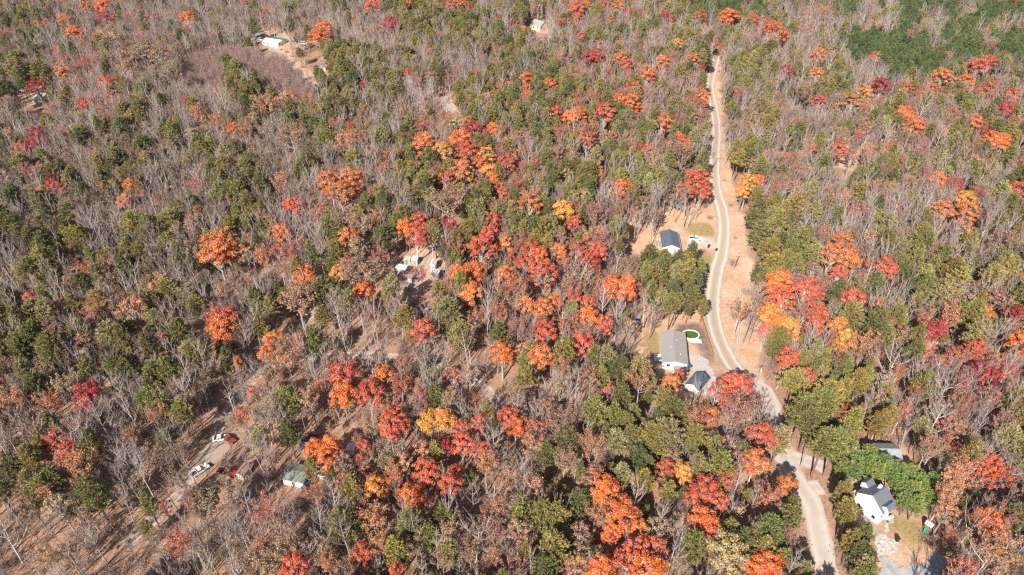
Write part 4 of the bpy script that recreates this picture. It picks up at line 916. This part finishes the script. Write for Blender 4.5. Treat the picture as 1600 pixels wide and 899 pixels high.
while yy < 800:
    half = (800 + 130) / FPX * (yy * CT + CAMH * ST) + 12
    sp = SPC if yy < 450 else SPC * (1 + (yy - 450) / 900)
    nx_ = int(2 * half / sp)
    for i in range(nx_):
        x = -half + (i + .5 * (row % 2)) * sp + random.uniform(-.42, .42) * sp; y = yy + random.uniform(-.42, .42) * sp
        g = float(terr(x, y)); px, py, dep = proj(x, y, g + 11.5)
        ch = cell(px, py); r = random.random()
        if ch in 'oG': continue
        if px > 1060 and px < 1420 and ch != 's' and not (590 < py < 705 and px < 1240):
            tx, ty = x + 15.4 * math.sin(SUN_AZ), y + 15.4 * math.cos(SUN_AZ)
            if (blocked(tx, ty, .5) or blocked((x + tx) / 2, (y + ty) / 2, 0)) and random.random() < .8: continue
        if blocked(x, y) or (np.hypot(GPW[:, 0] - x, GPW[:, 1] - y) < 3.2).any(): continue
        s_ = 24 * (py + 360) / 900 
        dr = np.hypot(RP[:, 0] - px, (RP[:, 1] - py)).min()
        near = (((CW[:, 0] - x) ** 2 + (CW[:, 1] - y) ** 2) < (CW[:, 2] * .62) ** 2).any()
        if near: continue
        infront = (((CW[:, 0] - x) ** 2 + ((CW[:, 1] - 3.2 - y) / 1.5) ** 2) < (CW[:, 2] * 1.0) ** 2).any()
        kind = 'leafless_tree'; code = 'n'
        if ch == 'p': kind = 'pine_tree' if r < .62 else ('russet_tree' if r > .92 else kind)
        elif ch == 'm': kind = 'pine_tree' if r < .21 else ('russet_tree' if r > .86 else kind)
        elif ch in 'gG': kind = 'pine_tree' if r < .97 else kind
        elif ch == 'r': kind = 'russet_tree' if r < .6 else ('pine_tree' if r > .93 else kind)
        elif ch == ',':
            if r < .42: continue
            kind = 'russet_tree' if r > .9 else kind
        elif ch == 's':
            for q in range(5): add('sapling', random.choice([0, 1, 2, 3]), x + random.uniform(-2.6, 2.6), y + random.uniform(-2.6, 2.6), random.uniform(.4, .65), random.uniform(.42, .55), (0, 0, 0), 's')
            continue
        else: kind = 'russet_tree' if r < .09 else ('pine_tree' if r > .945 else kind)
        if kind == 'pine_tree' and random.random() < .12 and ch in 'pm': continue
        sc = random.uniform(.72, 1.12)
        rust = False
        if kind == 'leafless_tree' and ch not in 's' and random.random() < rustiness(px, py): kind = 'russet_tree'; rust = True
        if infront: sc = min(sc, .62 if kind == 'leafless_tree' else .5)
        if kind == 'leafless_tree':
            rr = 2.0 * sc * FPX / dep
            if hides(px, py, rr * .6, 0) or dr < 7 + rr * .4: continue
            sc *= random.choice([.7, .85, .95, 1, 1.05, 1.12]); add(kind, random.choice([0, 1, 2, 3, 4, 5, 6, 7, 8, 9, 10, 11, 9, 10, 0, 1, 2, 3]), x, y, sc * random.uniform(.85, 1.25), sc * random.uniform(.92, 1.1), (0, 0, 0), 'n')
        elif kind == 'pine_tree':
            rr = 3.0 * sc * FPX / dep
            if hides(px, py - rr * .3, rr * .7, 0) or dr < 5 + rr * .7: continue
            if 220 < py < 590 and 1100 < px < 1260 and px - rr * .8 < np.interp(py, [230, 300, 350, 400, 450, 500, 570], [1136, 1151, 1164, 1174, 1184, 1189, 1191]): continue
            t = jit(random.choice(BRI if ch == 'G' else GRN if ch == 'g' else PINE), .18, .06); cd = 'G' if ch == 'G' else ('g' if t[1] > t[0] * 1.02 else 'p')
            q = sc * (random.uniform(.85, 1.2) if ch != 'g' else .85)
            add(kind, random.randrange(6), x, y, q * (1.25 if ch == 'G' else 1), sc * (.98 if ch != 'g' else .8), t, cd)
        else:
            rr = 3.2 * sc * FPX / dep
            if hides(px, py, rr * .8, 0) or dr < 8 + rr: continue
            add(kind, random.randrange(6), x, y, sc * .8, sc * .85, jit(random.choice(RUST if rust else BRN), .15, .08), 'b')
    yy += sp * .9; row += 1
# ---- split: the 300 that show largest of each kind are things, the rest one stuff object per kind
LM = [(1049, 375, 'the dark-roofed house'), (1048, 545, 'the pale-roofed house'), (1082, 607, 'the small white garage'), (1365, 780, 'the white gabled house'), (1392, 712, 'the grey-roofed barn'),
      (455, 750, 'the white mobile home'), (546, 697, 'the square white shed'), (487, 694, 'the covered round pool'), (313, 738, 'the white pickup on the dirt track'), (372, 742, 'the pink-roofed shed'), (350, 687, 'the two cars on the dirt pad'),
      (642, 410, 'the trailer camp'), (650, 490, 'the cabin below the camp'), (432, 60, 'the green-roofed house'), (403, 52, 'the open shed'), (55, 145, 'the far left cabins'), (843, 38, 'the hilltop house'),
      (1146, 424, 'the thin utility pole'), (1180, 606, 'the pole at the road junction'), (1477, 848, 'the pale pole by the play set'), (1335, 258, 'the sandy upper right clearing'), (1118, 100, 'the top end of the gravel road'),
      (1118, 240, 'the narrow middle of the gravel road'), (1285, 880, 'the asphalt road at the bottom edge'), (592, 582, 'the pale car below the forest lane'), (215, 840, 'the lower end of the dirt track'), (492, 478, 'the upper end of the dirt track'),
      (700, 162, 'the white gravel spot'), (505, 105, 'the low grey hut'), (550, 556, 'the forest lane'), (533, 298, 'the big golden orange oak'), (342, 392, 'the broad salmon oak at left'), (352, 507, 'the round scarlet maple at left'), (138, 620, 'the crimson maple at lower left'),
      (1135, 862, 'the khaki-leaved oak at the bottom'), (1455, 520, 'the plum-red maple at right'), (1168, 292, 'the yellow oak by the road'), (990, 870, 'the scarlet trees at the bottom edge'), (1550, 740, 'the coral maple at right'), (1376, 137, 'the crimson maple at upper right')]
LMX = np.array([(a, b) for a, b, _ in LM], float)
def rel(dx, dy):
    a = math.degrees(math.atan2(-dy, dx)) % 360
    return ['right of', 'above right of', 'above', 'above left of', 'left of', 'below left of', 'below', 'below right of'][int((a + 22.5) // 45) % 8]
CNAME = {'O': 'orange oak', 'B': 'bright orange oak', 'Y': 'golden yellow oak', 'W': 'khaki-leaved oak', 'R': 'scarlet maple', 'C': 'crimson maple', 'S': 'rust-brown tree', 'T': 'tan-leaved tree', 'K': 'dull pink tree',
         'n': 'grey leafless tree', 's': 'low bare sapling', 'p': 'olive pine', 'g': 'green pine', 'G': 'bright green pine', 'b': 'brown-leaved tree'}
ORD = ['nearest', 'second nearest', 'third nearest', 'fourth nearest', 'fifth nearest', 'sixth nearest', 'seventh nearest', 'eighth nearest', 'ninth nearest', 'tenth nearest', 'eleventh nearest', 'twelfth nearest', 'thirteenth nearest', 'fourteenth nearest', 'fifteenth nearest', 'sixteenth nearest']
ORD += ['%d%s nearest' % (i, {1: 'st', 2: 'nd', 3: 'rd'}.get(i % 10, 'th') if i // 10 != 11 else 'th') for i in range(17, 2000)]
LMN = [c for _, _, c in LM]
def name_all(items, xy, names, maxw=16):
    groups = {}
    for t in items:
        d = np.hypot(xy[:, 0] - t['px'], xy[:, 1] - t['py']); j = int(d.argmin()); t['ld'] = d[j]
        rl = rel(t['px'] - xy[j, 0], t['py'] - xy[j, 1])
        t['size'] = 'broad' if t['sx'] > 1.12 else ('small' if t['sx'] < .78 else '')
        groups.setdefault((t['size'], t['c'], j, rl), []).append(t)
    for (sz_, c, j, rl), L_ in groups.items():
        L_.sort(key=lambda q: q['ld'])
        for i, t in enumerate(L_):
            o = '' if len(L_) == 1 else ORD[i] + ' '
            t['label'] = (o + (sz_ + ' ' if sz_ else '') + CNAME[c] + ' ' + rl + ' ' + names[j]).strip(); t['alone'] = len(L_) == 1
for t in ALL: t['vis'] = -6 < t['px'] < 1606 and 2 < t['py'] < 905
COLV = [t for t in ALL if t['vis'] and t['c'] in 'OBYWRCSTK']
name_all(COLV, LMX, LMN)
ref = [t for t in COLV if t['w'] > 12 and len(t['label'].split()) <= 10]
LM2 = np.array(list(map(tuple, LMX)) + [(t['px'], t['py']) for t in ref])
name_all([t for t in ALL if t['vis'] and t['c'] not in 'OBYWRCSTK'], LM2, LMN + ['the ' + t['label'] for t in ref])
for t in ALL:
    if t['vis'] and len(t['label'].split()) > 16: t['label'] = ' '.join(t['label'].split()[:16])
GRP = {'leafless_tree': ('bare tree', 'leafless trees of the forest'), 'pine_tree': ('pine tree', 'pines scattered through the forest'), 'oak_tree': ('oak tree', 'orange and golden oaks in autumn leaf'),
       'maple_tree': ('maple tree', 'red maples in autumn leaf'), 'russet_tree': ('tree', 'brown and rust leaved trees')}
REST = {'leafless_tree': [], 'pine_tree': [], 'oak_tree': [], 'maple_tree': [], 'russet_tree': []}
for kind in REST:
    L_ = sorted([t for t in ALL if t['k'] == kind], key=lambda t: (-int(t['vis']), -t['w']))
    # nearest first: what shows largest
    vis = [t for t in L_ if t['vis']][:300]; ids = {id(t) for t in vis}
    REST[kind] = [t for t in L_ if id(t) not in ids]
    cat, grp = GRP[kind]
    for t in vis:
        o = thing(kind, t['label'], cat, (t['x'], t['y'], t['z']), 0, grp)
        o.rotation_euler = (t['tilt'][0], t['tilt'][1], t['rot']); o.scale = (t['sx'], t['sx'], t['sz'])
        tm, cm = VAR[kind][t['v'] % len(VAR[kind])]
        link('trunk', tm, o); c = link('crown' if kind != 'leafless_tree' else 'branches', cm, o); c['tint'] = t['t']
M_sap = bark_mat('purple_grey_twigs', (.26, .165, .15), (.46, .33, .29))
VAR['sapling'] = [(a.copy(), b.copy()) for a, b in VAR['leafless_tree'][:4]]
for ab in VAR['sapling']:
    for m_ in ab: m_.materials[0] = M_sap
REST['sapling'] = [t for t in ALL if t['k'] == 'sapling']
def joined(tm, cm, name):
    me = D.meshes.new(name); V, F, mi, mats = [], [], [], []
    for m in (tm, cm):
        k = len(V); V += [tuple(v.co) for v in m.vertices]
        b = len(mats); mats += list(m.materials)
        for p in m.polygons: F.append(tuple(i + k for i in p.vertices)); mi.append(b + p.material_index)
    me.from_pydata(V, [], F)
    for m in mats: me.materials.append(m)
    me.polygons.foreach_set('material_index', np.array(mi, np.int32)); return me
def scatter(name, label, cat, items, meshes):
    """one object of kind stuff: geometry nodes put a copy of a source mesh on every point"""
    srcs = []
    for i, me in enumerate(meshes):
        s = D.objects.new(name + '_source', me); srcs.append(s)
    me = D.meshes.new(name); n = len(items)
    me.vertices.add(n); me.vertices.foreach_set('co', np.array([(t['x'], t['y'], t['z']) for t in items], np.float32).ravel())
    for nm, ty, key in (('rot', 'FLOAT_VECTOR', lambda t: (*t['tilt'], t['rot'])), ('scl', 'FLOAT_VECTOR', lambda t: (t['sx'], t['sx'], t['sz'])), ('tint', 'FLOAT_VECTOR', lambda t: t['t'])):
        a = me.attributes.new(nm, ty, 'POINT'); a.data.foreach_set('vector', np.array([key(t) for t in items], np.float32).ravel())
    a = me.attributes.new('vid', 'INT', 'POINT'); a.data.foreach_set('value', np.array([t['v'] % len(meshes) for t in items], np.int32))
    o = link(name, me); o['kind'] = 'stuff'; o['label'] = label; o['category'] = cat
    ng = D.node_groups.new(name, 'GeometryNodeTree')
    ng.interface.new_socket('Geometry', in_out='INPUT', socket_type='NodeSocketGeometry'); ng.interface.new_socket('Geometry', in_out='OUTPUT', socket_type='NodeSocketGeometry')
    N = ng.nodes; Lk = ng.links.new; gi = N.new('NodeGroupInput'); go = N.new('NodeGroupOutput')
    iop = N.new('GeometryNodeInstanceOnPoints'); j = N.new('GeometryNodeGeometryToInstance'); prev = None
    for s in reversed(srcs):
        oi = N.new('GeometryNodeObjectInfo'); oi.inputs['Object'].default_value = s; oi.inputs['As Instance'].default_value = False
        Lk(oi.outputs['Geometry'], j.inputs[0])
    def na(nm, ty):
        q = N.new('GeometryNodeInputNamedAttribute'); q.data_type = ty; q.inputs['Name'].default_value = nm; return q
    Lk(gi.outputs[0], iop.inputs['Points']); Lk(j.outputs[0], iop.inputs['Instance']); iop.inputs['Pick Instance'].default_value = True
    Lk(na('vid', 'INT').outputs['Attribute'], iop.inputs['Instance Index']); Lk(na('scl', 'FLOAT_VECTOR').outputs['Attribute'], iop.inputs['Scale'])
    er = N.new('FunctionNodeEulerToRotation'); Lk(na('rot', 'FLOAT_VECTOR').outputs['Attribute'], er.inputs[0]); Lk(er.outputs[0], iop.inputs['Rotation'])
    Lk(iop.outputs[0], go.inputs[0])
    md = o.modifiers.new('scatter', 'NODES'); md.node_group = ng
    return o
NAMES = {'sapling': ('sapling_thicket', 'dense purple-grey bare saplings filling the old field at upper left', 'thicket'), 'leafless_tree': ('leafless_wood', 'grey leafless woodland filling the distance between the pines', 'wood'), 'pine_tree': ('pine_wood', 'olive and green pines massed through the distant forest', 'wood'),
         'oak_tree': ('oak_wood', 'far orange oaks beyond the nearest three hundred', 'wood'), 'maple_tree': ('maple_wood', 'far red maples beyond the nearest three hundred', 'wood'), 'russet_tree': ('russet_wood', 'brown-leaved trees blended into the distant leafless forest', 'wood')}
for kind, its in REST.items():
    its = [t for t in its if t['y'] < 830]
    print(kind, len(its), 'in the rest')
    if its: scatter(*NAMES[kind], its, [joined(a, b, kind) for a, b in VAR[kind]])
# ---- undergrowth: low brushwood and saplings over the forest floor
def brush_mesh(i):
    rnd = random.Random(900 + i); m = MB()
    for k in range(46):
        a = rnd.uniform(0, 6.28); r = rnd.uniform(0, 1.2); b = Vector((math.cos(a) * r, math.sin(a) * r, 0)); e = b + Vector((rnd.gauss(0, .5), rnd.gauss(0, .5), rnd.uniform(.8, 2.6)))
        s = Vector((rnd.uniform(-1, 1), rnd.uniform(-1, 1), 0)).normalized() * .03; m.quad(b - s, b + s, e)
        for q in range(2):
            u = b.lerp(e, rnd.uniform(.3, .8)); v = u + Vector((rnd.gauss(0, .5), rnd.gauss(0, .5), rnd.uniform(.1, .6))); m.quad(u - s * .8, u + s * .8, v)
    nb = len(m.f); V, F = quads(np.column_stack([rg.normal(0, .8, 130), rg.normal(0, .8, 130), rg.uniform(.2, 1.8, 130)]), np.tile([0, 0, .8], (130, 1)), np.full(130, .13), np.full(130, .1), .7)
    k = len(m.v); m.v += [tuple(v) for v in V]; m.f += [tuple(int(q) + k for q in f) for f in F]
    me = m.mesh('brush', [M_twig, M_leaf]); mi = np.zeros(len(me.polygons), np.int32); mi[nb:] = 1; me.polygons.foreach_set('material_index', mi); return me
its = []
for _ in range(9000):
    y = 62 + 560 * random.random() ** 1.3; half = 830 / FPX * (y * CT + CAMH * ST); x = random.uniform(-half, half)
    g = float(terr(x, y)); px, py, dep = proj(x, y, g); ch = GRID[min(35, max(0, int(py // 25)))][min(63, max(0, int(px // 25)))]
    if ch == 'o' and random.random() < (.86 if px > 1120 else .93) and not in_poly(px, py, BRUSHZ): continue
    if blocked(x, y, .6): continue
    s = random.uniform(.6, 1.6)
    its.append(dict(x=x, y=y, z=g, sx=s, sz=s * random.uniform(.7, 1.2), t=jit(random.choice(BRN), .2, .1), v=random.randrange(4), rot=random.uniform(0, 6.28), tilt=(0, 0)))
scatter('undergrowth', 'brown brushwood and saplings over the leaf litter', 'undergrowth', its, [brush_mesh(i) for i in range(4)])
print('trees', len(ALL), 'visible', sum(t['vis'] for t in ALL))
